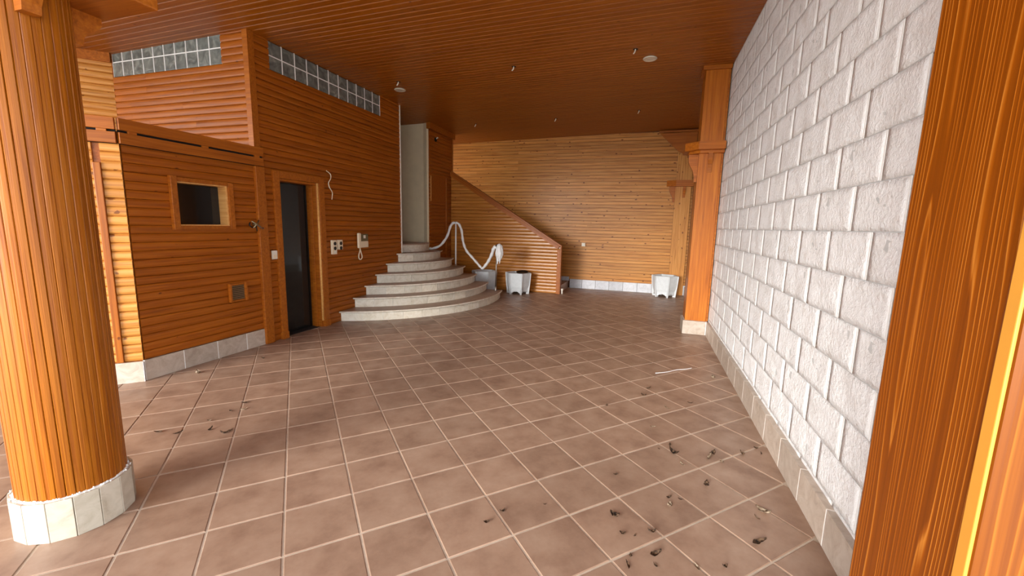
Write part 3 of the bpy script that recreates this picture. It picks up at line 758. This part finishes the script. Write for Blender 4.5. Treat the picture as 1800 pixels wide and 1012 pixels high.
# bunched plastic tuft on the lower post
bm = bmesh.new()
bmesh.ops.create_icosphere(bm, subdivisions=4, radius=1.0)
for v in bm.verts:
    p_ = v.co.copy(); zz = p_.z
    wdt = 0.080 * (1.0 if zz > -0.2 else 1.0 - 0.45 * ((-zz - 0.2) / 0.8))
    nz = noise.noise((p_.x * 3.1, p_.y * 3.1, p_.z * 0.8)) * 0.30
    ragged = (0.25 * noise.noise((p_.x * 5, p_.y * 5, 2.0)) if zz < -0.4 else 0)
    v.co = Vector((p_.x * wdt * (1 + nz), p_.y * wdt * (1 + nz), 0.185 * (zz + ragged)))
finish('plastic_tuft', bm, M['wrap'], hr, Matrix.Translation((-2.80, 7.95, 0.94)), smooth=True)
onw(spline([(-2.84, 7.93, 0.86), (-2.825, 7.92, 0.76), (-2.83, 7.92, 0.71)]), [0.02 - 0.001 * i_ for i_ in range(13)], 'plastic_strip', M['wrap'])
onw(spline([(-2.78, 7.93, 0.86), (-2.775, 7.92, 0.76), (-2.785, 7.92, 0.72)]), [0.016 - 0.001 * i_ for i_ in range(13)], 'plastic_strip', M['wrap'])
bm = bmesh.new(); lathe(bm, [(0.02, 0), (0.022, 0.03), (0.012, 0.045)], 12, (-2.86, 7.965, 1.06)); finish('post_cap', bm, M['black'], hr, smooth=True)
# ------------------------------------------------------------------ planters
def planter(x, y, rot, label, rt=0.285, h=0.47):
    t = thing('planter', (x, y, 0), label, 'planter', 'hexagonal white planters')
    def ring(r, z): return [(r * math.cos(rot + k * math.pi / 3), r * math.sin(rot + k * math.pi / 3), z) for k in range(6)]
    mw = Matrix.Translation((x, y, 0))
    bm = bmesh.new()
    prof = [(0.185, 0.075), (0.225, 0.10), (0.255, 0.17), (0.272, 0.28), (rt, h - 0.02), (rt + 0.002, h), (rt - 0.028, h), (rt - 0.034, h - 0.06)]
    rs = [[bm.verts.new(p_) for p_ in ring(r_, z_)] for r_, z_ in prof]
    for a, b in zip(rs, rs[1:]):
        for k in range(6): bm.faces.new((a[k], a[(k + 1) % 6], b[(k + 1) % 6], b[k]))
    bm.faces.new(rs[0])
    finish('bowl', bm, M['concrete_white'], t, mw)
    bm = bmesh.new(); bm.faces.new([bm.verts.new(p_) for p_ in ring(rt - 0.034, h - 0.06)]); finish('soil', bm, M['soil'], t, mw)
    for k in range(6):
        an = rot + k * math.pi / 3; d = Vector((math.cos(an), math.sin(an), 0)); s = Vector((-d.y, d.x, 0))
        # rib runs up the corner and ends in a flared foot
        out = [(0.252, 0.0), (0.262, 0.10), (0.272, 0.20), (0.284, 0.33), (rt + 0.008, h - 0.012)]
        inn = [(rt - 0.02, h - 0.012), (0.26, 0.28), (0.235, 0.17), (0.20, 0.10), (0.185, 0.0)]
        bm = bmesh.new()
        prism(bm, [tuple(d * r_ + Vector((0, 0, z_)) - s * 0.012) for r_, z_ in out + inn], s * 0.024)
        finish('foot_rib', bm, M['concrete_white'], t, mw)
    for k in range(6):
        # arched apron between the feet
        a_ = rot + k * math.pi / 3; b_ = a_ + math.pi / 3
        pa = Vector((math.cos(a_), math.sin(a_), 0)) * 0.222; pb = Vector((math.cos(b_), math.sin(b_), 0)) * 0.222
        nrm = (pa + pb).normalized()
        top = [pa + Vector((0, 0, 0.115)), pb + Vector((0, 0, 0.115))]
        low = [pb + (pa - pb) * f_ + Vector((0, 0, z_)) for f_, z_ in ((0.0, 0.03), (0.14, 0.035), (0.28, 0.06), (0.5, 0.072), (0.72, 0.06), (0.86, 0.035), (1.0, 0.03))]
        bm = bmesh.new(); prism(bm, [tuple(p_ - nrm * 0.02) for p_ in top + low], nrm * 0.03)
        finish('apron', bm, M['concrete_white'], t, mw)
    return t
planter(-3.42, 8.72, math.radians(8), 'white hexagonal planter half hidden behind the curved steps')
planter(-2.63, 8.76, math.radians(3), 'white hexagonal planter with black pot against the parapet')
planter(0.475, 9.82, math.radians(-15), 'white hexagonal planter in the far corner by the back wall')
bm = bmesh.new()
lathe(bm, [(0.10, 0.0), (0.13, 0.08), (0.135, 0.09), (0.125, 0.09), (0.115, 0.06), (0.06, 0.05)], 20, (0, 0, 0))
bp = finish('plant_pot', bm, M['black'], None, Matrix.Translation((-2.55, 8.80, 0.432)) @ Matrix.Rotation(0.15, 4, 'X') @ Matrix.Diagonal((1, 1, 0.62, 1)), smooth=True)
tag(bp, 'black plastic pot tipped inside the middle planter', 'pot')
# ------------------------------------------------------------------ far square post with collar
sp = thing('timber_post', (0.76, 6.57, 0), 'square timber post with collar bracket against the white block wall', 'column')
PXA, PXB, PYA, PYB = 0.622, 0.915, 6.41, 6.76
boxo('plinth_tile', M['skirt'], sp, 0.597, 0.90, 6.375, 6.388, 0.0, BB, bev=0.002)
boxo('plinth_tile', M['skirt'], sp, 0.597, 0.609, 6.389, 6.78, 0.0, BB, bev=0.002)
boxo('plinth_core', M['mortar'], sp, 0.610, 0.92, 6.389, 6.78, 0.0, BB - 0.003)
def vboard(nm, mat, par, o, up_len, width_vec, th, bev=0.003):
    """vertical board: local X = up, local Y = width_vec"""
    wv_ = Vector(width_vec)
    return finish(nm, boxbm(0, up_len, 0, wv_.length, 0, th, bev=bev), mat, par, frame_mat(o, (0, 0, 1), wv_))
# front face toward -y: X=up(z), Y=width ; X x Y = z x (+x)= +y ; so use width -x from right -> z x -x = -y
vboard('post_board', M['post'], sp, (0.905, PYA + 0.02, BB), 3.60 - BB, (0.622 - 0.905, 0, 0), 0.02)
vboard('post_board', M['post'], sp, (0.642, PYA + 0.021, BB), 3.60 - BB, (0, PYB - PYA - 0.022, 0), 0.02)
boxo('post_core', M['post'], sp, 0.643, 0.93, PYA + 0.022, PYB, BB, 3.60)
boxo('top_moulding', M['trim'], sp, 0.585, 0.935, PYA - 0.03, PYB, 3.60, 3.655, bev=0.005)
bm = bmesh.new()
prism(bm, [(0.93, PYA - 0.13, 0), (0.60, PYA - 0.13, 0), (0.44, PYA + 0.03, 0), (0.44, PYB + 0.02, 0), (0.93, PYB + 0.02, 0)], (0, 0, 0.105))
bmesh.ops.bevel(bm, geom=bm.edges[:], offset=0.006, segments=2, affect='EDGES')
finish('collar', bm, M['trim'], sp, Matrix.Translation((0, 0, 2.565)))
bm = bmesh.new()
prism(bm, [(0.93, PYA - 0.06, 0), (0.63, PYA - 0.06, 0), (0.50, PYA + 0.06, 0), (0.50, PYB, 0), (0.93, PYB, 0)], (0, 0, 0.035))
finish('collar_moulding', bm, M['trim'], sp, Matrix.Translation((0, 0, 2.529)))
def corbel(par, o, outv, widthv, h, depth, mat):
    """curved bracket: o at top inner edge; outv outward, hangs h"""
    outv = Vector(outv).normalized(); widthv = Vector(widthv)
    prof = [(0, 0), (depth, 0), (depth, -h * 0.22), (depth * 0.9, -h * 0.36), (depth * 0.55, -h * 0.58), (depth * 0.40, -h * 0.78), (depth * 0.36, -h), (0, -h)]
    bm = bmesh.new()
    prism(bm, [tuple(outv * a + Vector((0, 0, b)) - widthv / 2) for a, b in prof], widthv)
    return finish('corbel', bm, mat, par, Matrix.Translation(o))
corbel(sp, (0.641, PYA + 0.10, 2.528), (-1, 0, 0), (0, 0.055, 0), 0.37, 0.14, M['trim'])
corbel(sp, (0.765, PYA + 0.005, 2.528), (0, -1, 0), (0.055, 0, 0), 0.25, 0.07, M['trim'])
# ------------------------------------------------------------------ pilaster in the back corner
bpil = thing('corner_pilaster', (0.72, YB - 0.05, 0), 'flat wooden pilaster with gusset in the far right corner', 'pilaster')
yb0 = YB - 0.075
vboard('pilaster_board', M['pine_back'], bpil, (0.885, yb0 + 0.03, 0.0), 3.55, (-0.325, 0, 0), 0.03)
boxo('pilaster_core', M['trim'], bpil, 0.57, 0.88, yb0 + 0.031, YB - 0.02, 0.0, 3.5)
bm = bmesh.new(); prism(bm, [(0.15, yb0 - 0.012, 3.57), (0.92, yb0 - 0.012, 3.585), (0.92, yb0 - 0.012, 2.98), (0.56, yb0 - 0.012, 3.18)], (0, 0.010, 0)); finish('gusset', bm, M['trim'], bpil)
boxo('top_moulding', M['trim'], bpil, 0.13, 0.93, yb0 - 0.05, yb0, 3.585, 3.625, bev=0.004)
bm = bmesh.new(); prism(bm, [(0.92, yb0 - 0.11, 0), (0.56, yb0 - 0.11, 0), (0.37, yb0, 0), (0.92, yb0, 0)], (0, 0, 0.13)); finish('collar', bm, M['trim'], bpil, Matrix.Translation((0, 0, 2.43)))
corbel(bpil, (0.56, yb0 + 0.02, 2.43), (-1, 0, 0), (0, 0.045, 0), 0.34, 0.13, M['trim'])
corbel(bpil, (0.74, yb0, 2.43), (0, -1, 0), (0.055, 0, 0), 0.24, 0.07, M['trim'])
# ------------------------------------------------------------------ near brushed-wood pillar on the right
np_ = thing('brushed_pillar', (0.76, 1.1, 0), 'large brushed wood pillar at the right edge of the frame', 'column')
QX, QY0, QY1 = 0.60, 0.925, 1.268
boxo('pillar_core', M['brush'], np_, QX + 0.026, 0.97, QY0 + 0.026, QY1, 0.0, 3.66)
# inner face toward -x : X=up, Y=+y -> z x y = -x
vboard('face_board', M['brush'], np_, (QX + 0.025, QY0 + 0.002, 0.0), 3.66, (0, QY1 - QY0 - 0.002, 0), 0.025, bev=0.006)
# outer face toward -y : X=up, Y=-x -> z x -x = -y
vboard('face_board', M['brush_pale'], np_, (0.97, QY0 + 0.001, 0.0), 3.66, (QX - 0.97, 0, 0), 0.034, bev=0.014)
boxo('lit_edge_strip', M['strip'], np_, QX - 0.006, QX, QY0 - 0.030, QY0 - 0.002, 0.0, 3.66, bev=0.002)  # thin strip coloured bright to paint the lit edge of the front board
# ------------------------------------------------------------------ round column on the left
KX, KY, KR = -2.655, 1.17, 0.196
col = thing('round_column', (KX, KY, 0), 'round column of vertical wooden staves on a pale tiled base', 'column')
bm = bmesh.new(); lathe(bm, [(KR - 0.022, 0.0), (KR - 0.022, 2.6)], 40, (KX, KY, 0)); finish('column_core', bm, M['hole'], col)
NS = 38
for k in range(NS):
    an = 2 * math.pi * k / NS
    wd = 2 * math.pi * KR / NS * random.uniform(0.93, 0.985)
    rr = KR + random.uniform(-0.0018, 0.0018)
    nrm = Vector((math.cos(an), math.sin(an), 0)); tan = Vector((-math.sin(an), math.cos(an), 0))
    # local X up, local Y = tan, local Z = up x tan = -nrm  -> use -tan for outward normal
    o = Vector((KX, KY, 0.19)) + nrm * (rr - 0.02) + tan * wd / 2
    me = board_mesh(0, 2.33, wd, [(0.0, 0.0), (0.0, 0.0165), (0.07, 0.0195), (0.5, 0.0208), (0.93, 0.0195), (1.0, 0.0165), (1.0, 0.0)], 'stave%d' % k)
    obj('stave', me, M['stave'], col, frame_mat(o, (0, 0, 1), -tan))
NB = 15
bm = bmesh.new(); lathe(bm, [(0.205, 0.0), (0.205, 0.196), (KR - 0.01, 0.205), (KR - 0.02, 0.19)], 48, (KX, KY, 0)); finish('plinth_core', bm, M['mortar'], col)
for k in range(NB):
    an = 2 * math.pi * (k + 0.35) / NB; r_ = 0.2155
    wd = 2 * r_ * math.tan(math.pi / NB) - 0.004
    nrm = Vector((math.cos(an), math.sin(an), 0)); tan = Vector((-math.sin(an), math.cos(an), 0))
    mw = frame_mat(Vector((KX, KY, 0)) + nrm * (r_ - 0.011) + tan * wd / 2, -tan, (0, 0, 1))
    finish('plinth_tile', boxbm(0, wd, 0, 0.196, 0, 0.011, bev=0.0015), M['plinth'], col, mw @ Matrix.Rotation(0, 4, 'X')) if (-tan).cross(Vector((0, 0, 1))).dot(nrm) > 0 else finish('plinth_tile', boxbm(0, wd, 0, 0.196, 0, 0.011, bev=0.0015), M['plinth'], col, frame_mat(Vector((KX, KY, 0)) + nrm * (r_ - 0.011) - tan * wd / 2, tan, (0, 0, 1)))
# crumbs of mortar round the joint
rc = bmesh.new()
for k in range(70):
    an = random.uniform(-2.6, 1.2); r_ = random.uniform(KR + 0.001, 0.214); s = random.uniform(0.002, 0.006)
    m_ = Matrix.Translation((KX + r_ * math.cos(an), KY + r_ * math.sin(an), 0.200 + s * 0.4)) @ Matrix.Rotation(random.random() * 3, 4, 'Z') @ Matrix.Diagonal((s, s * 0.7, s, 1))
    bmesh.ops.create_icosphere(rc, subdivisions=1, radius=1.0, matrix=m_)
cr = finish('mortar_crumbs', rc, M['mortar'], col); cr['kind'] = 'stuff'
# square collar with corbels high on the column
HC = 0.40
boxo('collar', M['trim'], col, KX - HC, KX + HC, KY - HC, KY + 0.345, 2.455, 2.60, bev=0.006)
boxo('upper_post', M['post'], col, KX - 0.16, KX + 0.16, KY - 0.16, KY + 0.16, 2.60, 3.60)
for dx, dy in ((1, 0), (-1, 0), (0, 1), (0, -1)):
    corbel(col, (KX + dx * (KR - 0.004), KY + dy * (KR - 0.004) - (0.03 if dx == 1 else 0), 2.455), (dx, dy, 0), (0.06 * abs(dy), 0.06 * abs(dx), 0), 0.155, 0.13, M['trim'])
# ------------------------------------------------------------------ ceiling lights and bare wires
def downlight(x, y, label):
    z = cz(x) - 0.016
    t = thing('ceiling_light', (x, y, z), label, 'light')
    mw = Matrix.Translation((x, y, z))
    bm = bmesh.new(); lathe(bm, [(0.068, 0.0), (0.085, 0.0), (0.088, -0.008), (0.080, -0.016), (0.066, -0.012)], 28); finish('rim', bm, M['lamp_trim'], t, mw, smooth=True)
    bm = bmesh.new(); lathe(bm, [(0.066, 0.0), (0.066, -0.009), (0.03, -0.013)], 28); finish('lens', bm, M['lamp_glass'], t, mw, smooth=True)
downlight(-3.83, 6.04, 'round white ceiling light nearest the glass-block band')
downlight(-0.10, 5.91, 'round white ceiling light nearest the square timber post')
def stub(x, y, label):
    z = cz(x) - 0.015
    t = thing('wire_stub', (x, y, z), label, 'wire', 'bare wire stubs in the ceiling')
    bm = bmesh.new(); lathe(bm, [(0.03, 0.0), (0.03, -0.0015)], 16); finish('lamp_hole', bm, M['hole'], t, Matrix.Translation((x, y, z)))
    bm = bmesh.new(); tube(bm, spline([(x, y, z - 0.001), (x - 0.005, y - 0.004, z - 0.03), (x - 0.02, y - 0.012, z - 0.055)], 4), 0.008, 8); finish('wire', bm, M['white'], t, smooth=True)
stub(-3.66, 5.73, 'bare wire stub just in front of the left ceiling light')
stub(-1.84, 5.67, 'bare wire stub in the middle of the ceiling between the two lights')
stub(-0.27, 5.58, 'bare wire stub just in front of the right ceiling light')
stub(-3.54, 8.42, 'bare wire stub deep in the ceiling above the stair niche')
stub(-1.85, 8.47, 'bare wire stub deep in the ceiling above the raking parapet')
stub(-0.27, 8.35, 'bare wire stub deep in the ceiling close to the timber post')
t = thing('wall_spot', (NX + 0.03, 8.33, 3.28), 'small dark spot fitting high on the wall beside the niche', 'light')
bm = bmesh.new(); lathe(bm, [(0.045, 0.018), (0.045, 0.03), (0.03, 0.04)], 16, (NX, 8.33, 3.27), 'X'); finish('cup', bm, M['hole'], t, smooth=True)
bm = bmesh.new(); tube(bm, [(NX + 0.035, 8.33, 3.29), (NX + 0.07, 8.33, 3.31), (NX + 0.08, 8.33, 3.30)], 0.014, 8); finish('wire', bm, M['white'], t, smooth=True)
# ------------------------------------------------------------------ wall fittings
XF = XL + 0.02
t = thing('light_switch', (XF, 3.96, 1.07), 'small white light switch between corner post and door', 'switch')
boxo('plate', M['white'], t, XF, XF + 0.012, 3.918, 3.998, 1.02, 1.125, bev=0.004)
boxo('rocker', M['cream'], t, XF + 0.012, XF + 0.019, 3.938, 3.978, 1.035, 1.075, bev=0.002)
def socket(y0, z0, z1, n, label):
    t = thing('power_socket', (XF, y0, z0), label, 'socket')
    boxo('plate', M['cream'], t, XF, XF + 0.035, y0, y0 + 0.092, z0, z1, bev=0.004)
    for k in range(n):
        zc = z1 - 0.05 - 0.068 * k
        bm = bmesh.new(); lathe(bm, [(0.027, 0.0), (0.027, 0.003), (0.02, 0.003)], 18, (XF + 0.0345, y0 + 0.052, zc), 'X'); finish('outlet', bm, M['black'], t)
    if n == 2 and z1 - z0 > 0.17: boxo('rocker', M['white'], t, XF + 0.035, XF + 0.041, y0 + 0.025, y0 + 0.075, z0 + 0.015, z0 + 0.05, bev=0.002)
socket(4.925, 1.02, 1.225, 2, 'taller cream socket plate with two black outlets nearest the door')
socket(5.05, 1.085, 1.225, 2, 'shorter cream socket plate with two black outlets left of the intercom')
t = thing('wall_intercom', (XF, 5.58, 1.2), 'cream wall intercom with handset and looped cord', 'intercom')
boxo('base', M['cream'], t, XF, XF + 0.03, 5.53, 5.75, 1.09, 1.19, bev=0.006)
boxo('display', plain('grey_green_screen', srgb(96, 92, 66), 0.3), t, XF, XF + 0.028, 5.565, 5.75, 1.192, 1.305, bev=0.004)
boxo('button', M['white'], t, XF + 0.028, XF + 0.034, 5.63, 5.68, 1.235, 1.285, bev=0.002)
bm = boxbm(XF + 0.02, XF + 0.055, 5.48, 5.545, 1.085, 1.32, bev=0.012); finish('handset', bm, M['cream'], t)
loop = spline([(XF + 0.035, 5.53, 1.09), (XF + 0.03, 5.535, 1.05), (XF + 0.03, 5.50, 0.97), (XF + 0.03, 5.505, 0.925), (XF + 0.03, 5.54, 0.905), (XF + 0.03, 5.575, 0.925), (XF + 0.03, 5.575, 0.97), (XF + 0.03, 5.545, 1.05), (XF + 0.03, 5.54, 1.09)])
bm = bmesh.new(); tube(bm, loop, 0.009, 8); finish('cord', bm, M['cream'], t, smooth=True)
bm = bmesh.new(); tube(bm, spline([(XF, 4.90, 2.19), (XF + 0.02, 4.955, 2.15), (XF + 0.03, 4.95, 2.09), (XF + 0.03, 4.905, 2.03), (XF + 0.03, 4.915, 1.97), (XF + 0.025, 4.975, 1.90), (XF + 0.02, 4.975, 1.84), (XF + 0.02, 4.965, 1.80)]), 0.0065, 8)
tag(finish('loose_wire', bm, M['cream'], None, smooth=True), 'loose cream wire wriggling from the wall beside the door top', 'wire')
t = thing('wall_vent', (XF, 3.44, 0.6), 'small wooden framed vent low on the booth wall', 'vent')
boxo('backing', M['hole'], t, XF - 0.003, XF + 0.003, 3.355, 3.525, 0.605, 0.765)
boxo('frame', M['trim'], t, XF, XF + 0.035, 3.335, 3.357, 0.585, 0.79, bev=0.002); boxo('frame', M['trim'], t, XF, XF + 0.035, 3.522, 3.545, 0.585, 0.79, bev=0.002)
boxo('frame', M['trim'], t, XF, XF + 0.02, 3.358, 3.521, 0.585, 0.605, bev=0.002); boxo('frame', M['trim'], t, XF, XF + 0.02, 3.358, 3.521, 0.768, 0.788, bev=0.002)
for k in range(8): boxo('slat', M['grille'], t, XF + 0.003, XF + 0.012, 3.358, 3.521, 0.610 + k * 0.02, 0.622 + k * 0.02)
t = thing('wall_tap', (XF, 3.7, 1.44), 'brass tap fitting on the booth wall beside the window', 'tap')
def tt(nm, pts, r, mat): 
    bm = bmesh.new(); tube(bm, pts, r, 8); finish(nm, bm, mat, t, smooth=True)
tt('spindle', [(XF - 0.002, 3.70, 1.44), (XF + 0.06, 3.70, 1.44)], 0.014, M['brass'])
tt('arm', [(XF + 0.055, 3.635, 1.475), (XF + 0.06, 3.70, 1.44), (XF + 0.055, 3.755, 1.405)], 0.008, M['brass'])
tt('arm', [(XF + 0.05, 3.66, 1.40), (XF + 0.055, 3.70, 1.44), (XF + 0.05, 3.735, 1.485)], 0.008, M['brass'])
tt('spout', spline([(XF + 0.05, 3.71, 1.43), (XF + 0.06, 3.75, 1.40), (XF + 0.055, 3.775, 1.39), (XF + 0.05, 3.79, 1.40)], 4), 0.007, M['steel'])
tt('hook', spline([(XF + 0.04, 3.63, 1.46), (XF + 0.045, 3.615, 1.43), (XF + 0.045, 3.65, 1.40)], 4), 0.007, M['black'])
tt('drip', [(XF + 0.03, 3.71, 1.43), (XF + 0.035, 3.715, 1.36)], 0.006, M['black'])
t = thing('light_switch', (-1.42, YB - 0.02, 1.07), 'square cream switch alone on the back wall', 'switch')
boxo('plate', M['cream'], t, -1.465, -1.375, YB - 0.050, YB - 0.034, 1.03, 1.115, bev=0.004)
boxo('rocker', M['white'], t, -1.445, -1.395, YB - 0.056, YB - 0.050, 1.045, 1.10, bev=0.002)
t = thing('pipe_stub', (-1.70, 9.13, 0), 'short white pipe stub at the foot of the parapet end', 'pipe')
bm = bmesh.new(); lathe(bm, [(0.017, 0.0), (0.017, 0.10)], 14, (-1.70, 9.10, 0)); finish('pipe', bm, M['white'], t, smooth=True)
bm = bmesh.new(); lathe(bm, [(0.026, 0.085), (0.028, 0.09), (0.028, 0.118), (0.02, 0.122)], 14, (-1.70, 9.10, 0)); finish('cap', bm, M['white'], t, smooth=True)
# ------------------------------------------------------------------ litter on the floor
def floor_pt(u, v):
    r_ = RM @ Vector((u - 900, -(v - 506), -F_PX)); k_ = -CAM_H / r_.z
    return r_.x * k_, r_.y * k_
def leaf_mesh(L, Wd, curl, seed):
    bm = bmesh.new(); n, m = 7, 3; g_ = []
    rnd_ = random.Random(seed)
    for i_ in range(n + 1):
        t_ = i_ / n; w_ = Wd * math.sin(math.pi * min(max(t_, 0.04), 0.97)) ** 0.8 * (1 + rnd_.uniform(-0.25, 0.25))
        row = []
        for j_ in range(m + 1):
            s_ = j_ / m * 2 - 1
            x_ = (t_ - 0.5) * L; y_ = s_ * w_ / 2 + 0.12 * L * math.sin(t_ * 3)
            z_ = 0.002 + curl * L * (0.7 * (t_ - 0.5) ** 2 + 0.10 * s_ * s_ * (0.4 + t_)) + rnd_.uniform(0, 0.003)
            row.append(bm.verts.new((x_, y_, z_)))
        g_.append(row)
    for i_ in range(n):
        for j_ in range(m): bm.faces.new((g_[i_][j_], g_[i_ + 1][j_], g_[i_ + 1][j_ + 1], g_[i_][j_ + 1]))
    bmesh.ops.solidify(bm, geom=bm.faces[:], thickness=0.0012)
    lo = min(v.co.z for v in bm.verts)
    for v in bm.verts: v.co.z -= lo - 0.0004
    me = bpy.data.meshes.new('leaf'); bmesh.ops.recalc_face_normals(bm, faces=bm.faces[:]); bm.to_mesh(me); bm.free()
    for p_ in me.polygons: p_.use_smooth = True
    return me
LEAF = [leaf_mesh(1.0, w_, c_, s_) for s_, (w_, c_) in enumerate([(0.5, 1.6), (0.35, 0.9), (0.6, 2.2), (0.2, 1.0), (0.35, 1.8)])]
def leaf(u, v, size, mat, label=None, group=None, kind=None, rot=None):
    x, y_ = floor_pt(u, v)
    me = LEAF[random.randrange(5) if kind is None else kind].copy(); me.materials.append(M[mat])
    o = bpy.data.objects.new('dry_leaf', me); C.objects.link(o)
    o.location = (x, y_, 0.0015); o.scale = (size, size, size); o.rotation_euler = (0, 0, random.uniform(0, 6.28) if rot is None else rot)
    tag(o, label, 'leaf', group)
c8 = lambda a, b: (850 + a / 2.875, 660 + b / 2.875)
c5 = lambda a, b: (140 + a / 4.5, 560 + b / 4.5)
leaf(*c8(660, 712), 0.055, 'leaf', 'dark curled leaf alone on the tile left of the smaller scraps', kind=2)
leaf(*c8(1410, 692), 0.075, 'leaf_pale', 'pale curled leaf on the tile line nearest the block wall', kind=0)
leaf(*c8(1395, 850), 0.085, 'leaf', 'large dark flattened leaf at the foreground below the pale curled leaf', kind=1)
leaf(*c8(1145, 420), 0.085, 'leaf_pale', 'long pale leaf lying across a tile joint mid floor by the wall', kind=3)
leaf(*c8(962, 392), 0.065, 'leaf', 'dark leaf left of the long pale leaf', kind=2)
leaf(*c8(850, 788), 0.045, 'leaf', 'small black leaf sitting on a tile joint in the foreground', kind=4)
leaf(*c8(870, 912), 0.06, 'leaf', 'dark shrivelled leaf near the bottom edge, right of the twig', kind=0)
leaf(*c8(725, 962), 0.055, 'leaf', 'thin dark twig-like leaf near the bottom edge', kind=3)
leaf(*c8(1075, 972), 0.045, 'leaf_pale', 'pale leaf scrap on the tile joint at the bottom edge', kind=1)
leaf(*c8(1130, 556), 0.045, 'leaf', 'small dark leaf in the middle of a tile below the long pale leaf', kind=2)
leaf(*c8(1305, 398), 0.055, 'leaf', 'dark leaf right of the long pale leaf, close to the block wall', kind=4)
gl = 'scraps of dry leaf on the right side of the floor'
for a_, b_, s_, m_ in [(763, 808, .022, 'leaf'), (702, 802, .03, 'leaf'), (740, 912, .022, 'leaf'), (868, 965, .03, 'leaf'), (1005, 448, .045, 'leaf_pale'), (938, 352, .04, 'leaf'), (935, 620, .028, 'leaf'), (935, 656, .04, 'leaf_pale'), (995, 625, .028, 'leaf'),
                       (1200, 436, .045, 'leaf_pale'), (1160, 400, .05, 'leaf'), (855, 260, .045, 'leaf_pale'), (930, 164, .06, 'leaf_pale'), (1045, 138, .055, 'leaf'), (808, 103, .05, 'leaf'), (832, 67, .045, 'leaf'), (620, 152, .03, 'leaf'), (1155, 12, .06, 'leaf_pale'),
                       (95, 685, .035, 'leaf'), (15, 745, .03, 'leaf'), (310, 650, .02, 'leaf'), (665, 500, .03, 'leaf'), (1218, 965, .026, 'leaf'), (1385, 720, .04, 'leaf_pale'), (1400, 395, .04, 'leaf'), (885, 372, .02, 'leaf'), (1375, 370, .03, 'leaf')]:
    if m_ == 'leaf': leaf(*c8(a_, b_), s_, m_, 'small dark scrap of dry leaf on the tiles toward the block wall', gl)
    else: leaf(*c8(a_, b_), s_, m_, 'small pale scrap of dry leaf on the tiles toward the block wall', 'pale ' + gl)
g2 = 'scraps of dry leaf by the left column'
for a_, b_, s_, m_ in [(930, 432, .07, 'leaf_pale'), (1450, 315, .05, 'leaf'), (1312, 664, .055, 'leaf'), (1300, 716, .05, 'leaf_pale'), (620, 900, .06, 'leaf'), (780, 908, .06, 'leaf'), (1035, 880, .045, 'leaf'), (1150, 903, .055, 'leaf'), (1195, 886, .045, 'leaf'), (1193, 733, .03, 'leaf'), (1025, 810, .035, 'leaf_pale')]:
    if m_ == 'leaf': leaf(*c5(a_, b_), s_, m_, 'small dark scrap of dry leaf on the tiles by the round column', g2)
    else: leaf(*c5(a_, b_), s_, m_, 'small pale scrap of dry leaf on the tiles by the round column', 'pale ' + g2)
g3 = 'pale specks near the stairs'
for u_, v_ in [(851, 573), (694, 628), (440, 990)]:
    leaf(u_, v_, 0.04, 'leaf_pale', 'pale dry speck on the open floor in front of the curved steps', g3) if v_ < 700 else None

pa_ = [floor_pt(u_, v_) for u_, v_ in ((1152, 656), (1172, 654), (1190, 650), (1205, 649), (1216, 647))]
bm = bmesh.new(); tube(bm, spline([(x_, y_, 0.003) for x_, y_ in pa_], 4), 0.003, 6)
tag(finish('thread', bm, M['wrap'], None, smooth=True), 'thin white thread on the floor short of the square timber post', 'thread')
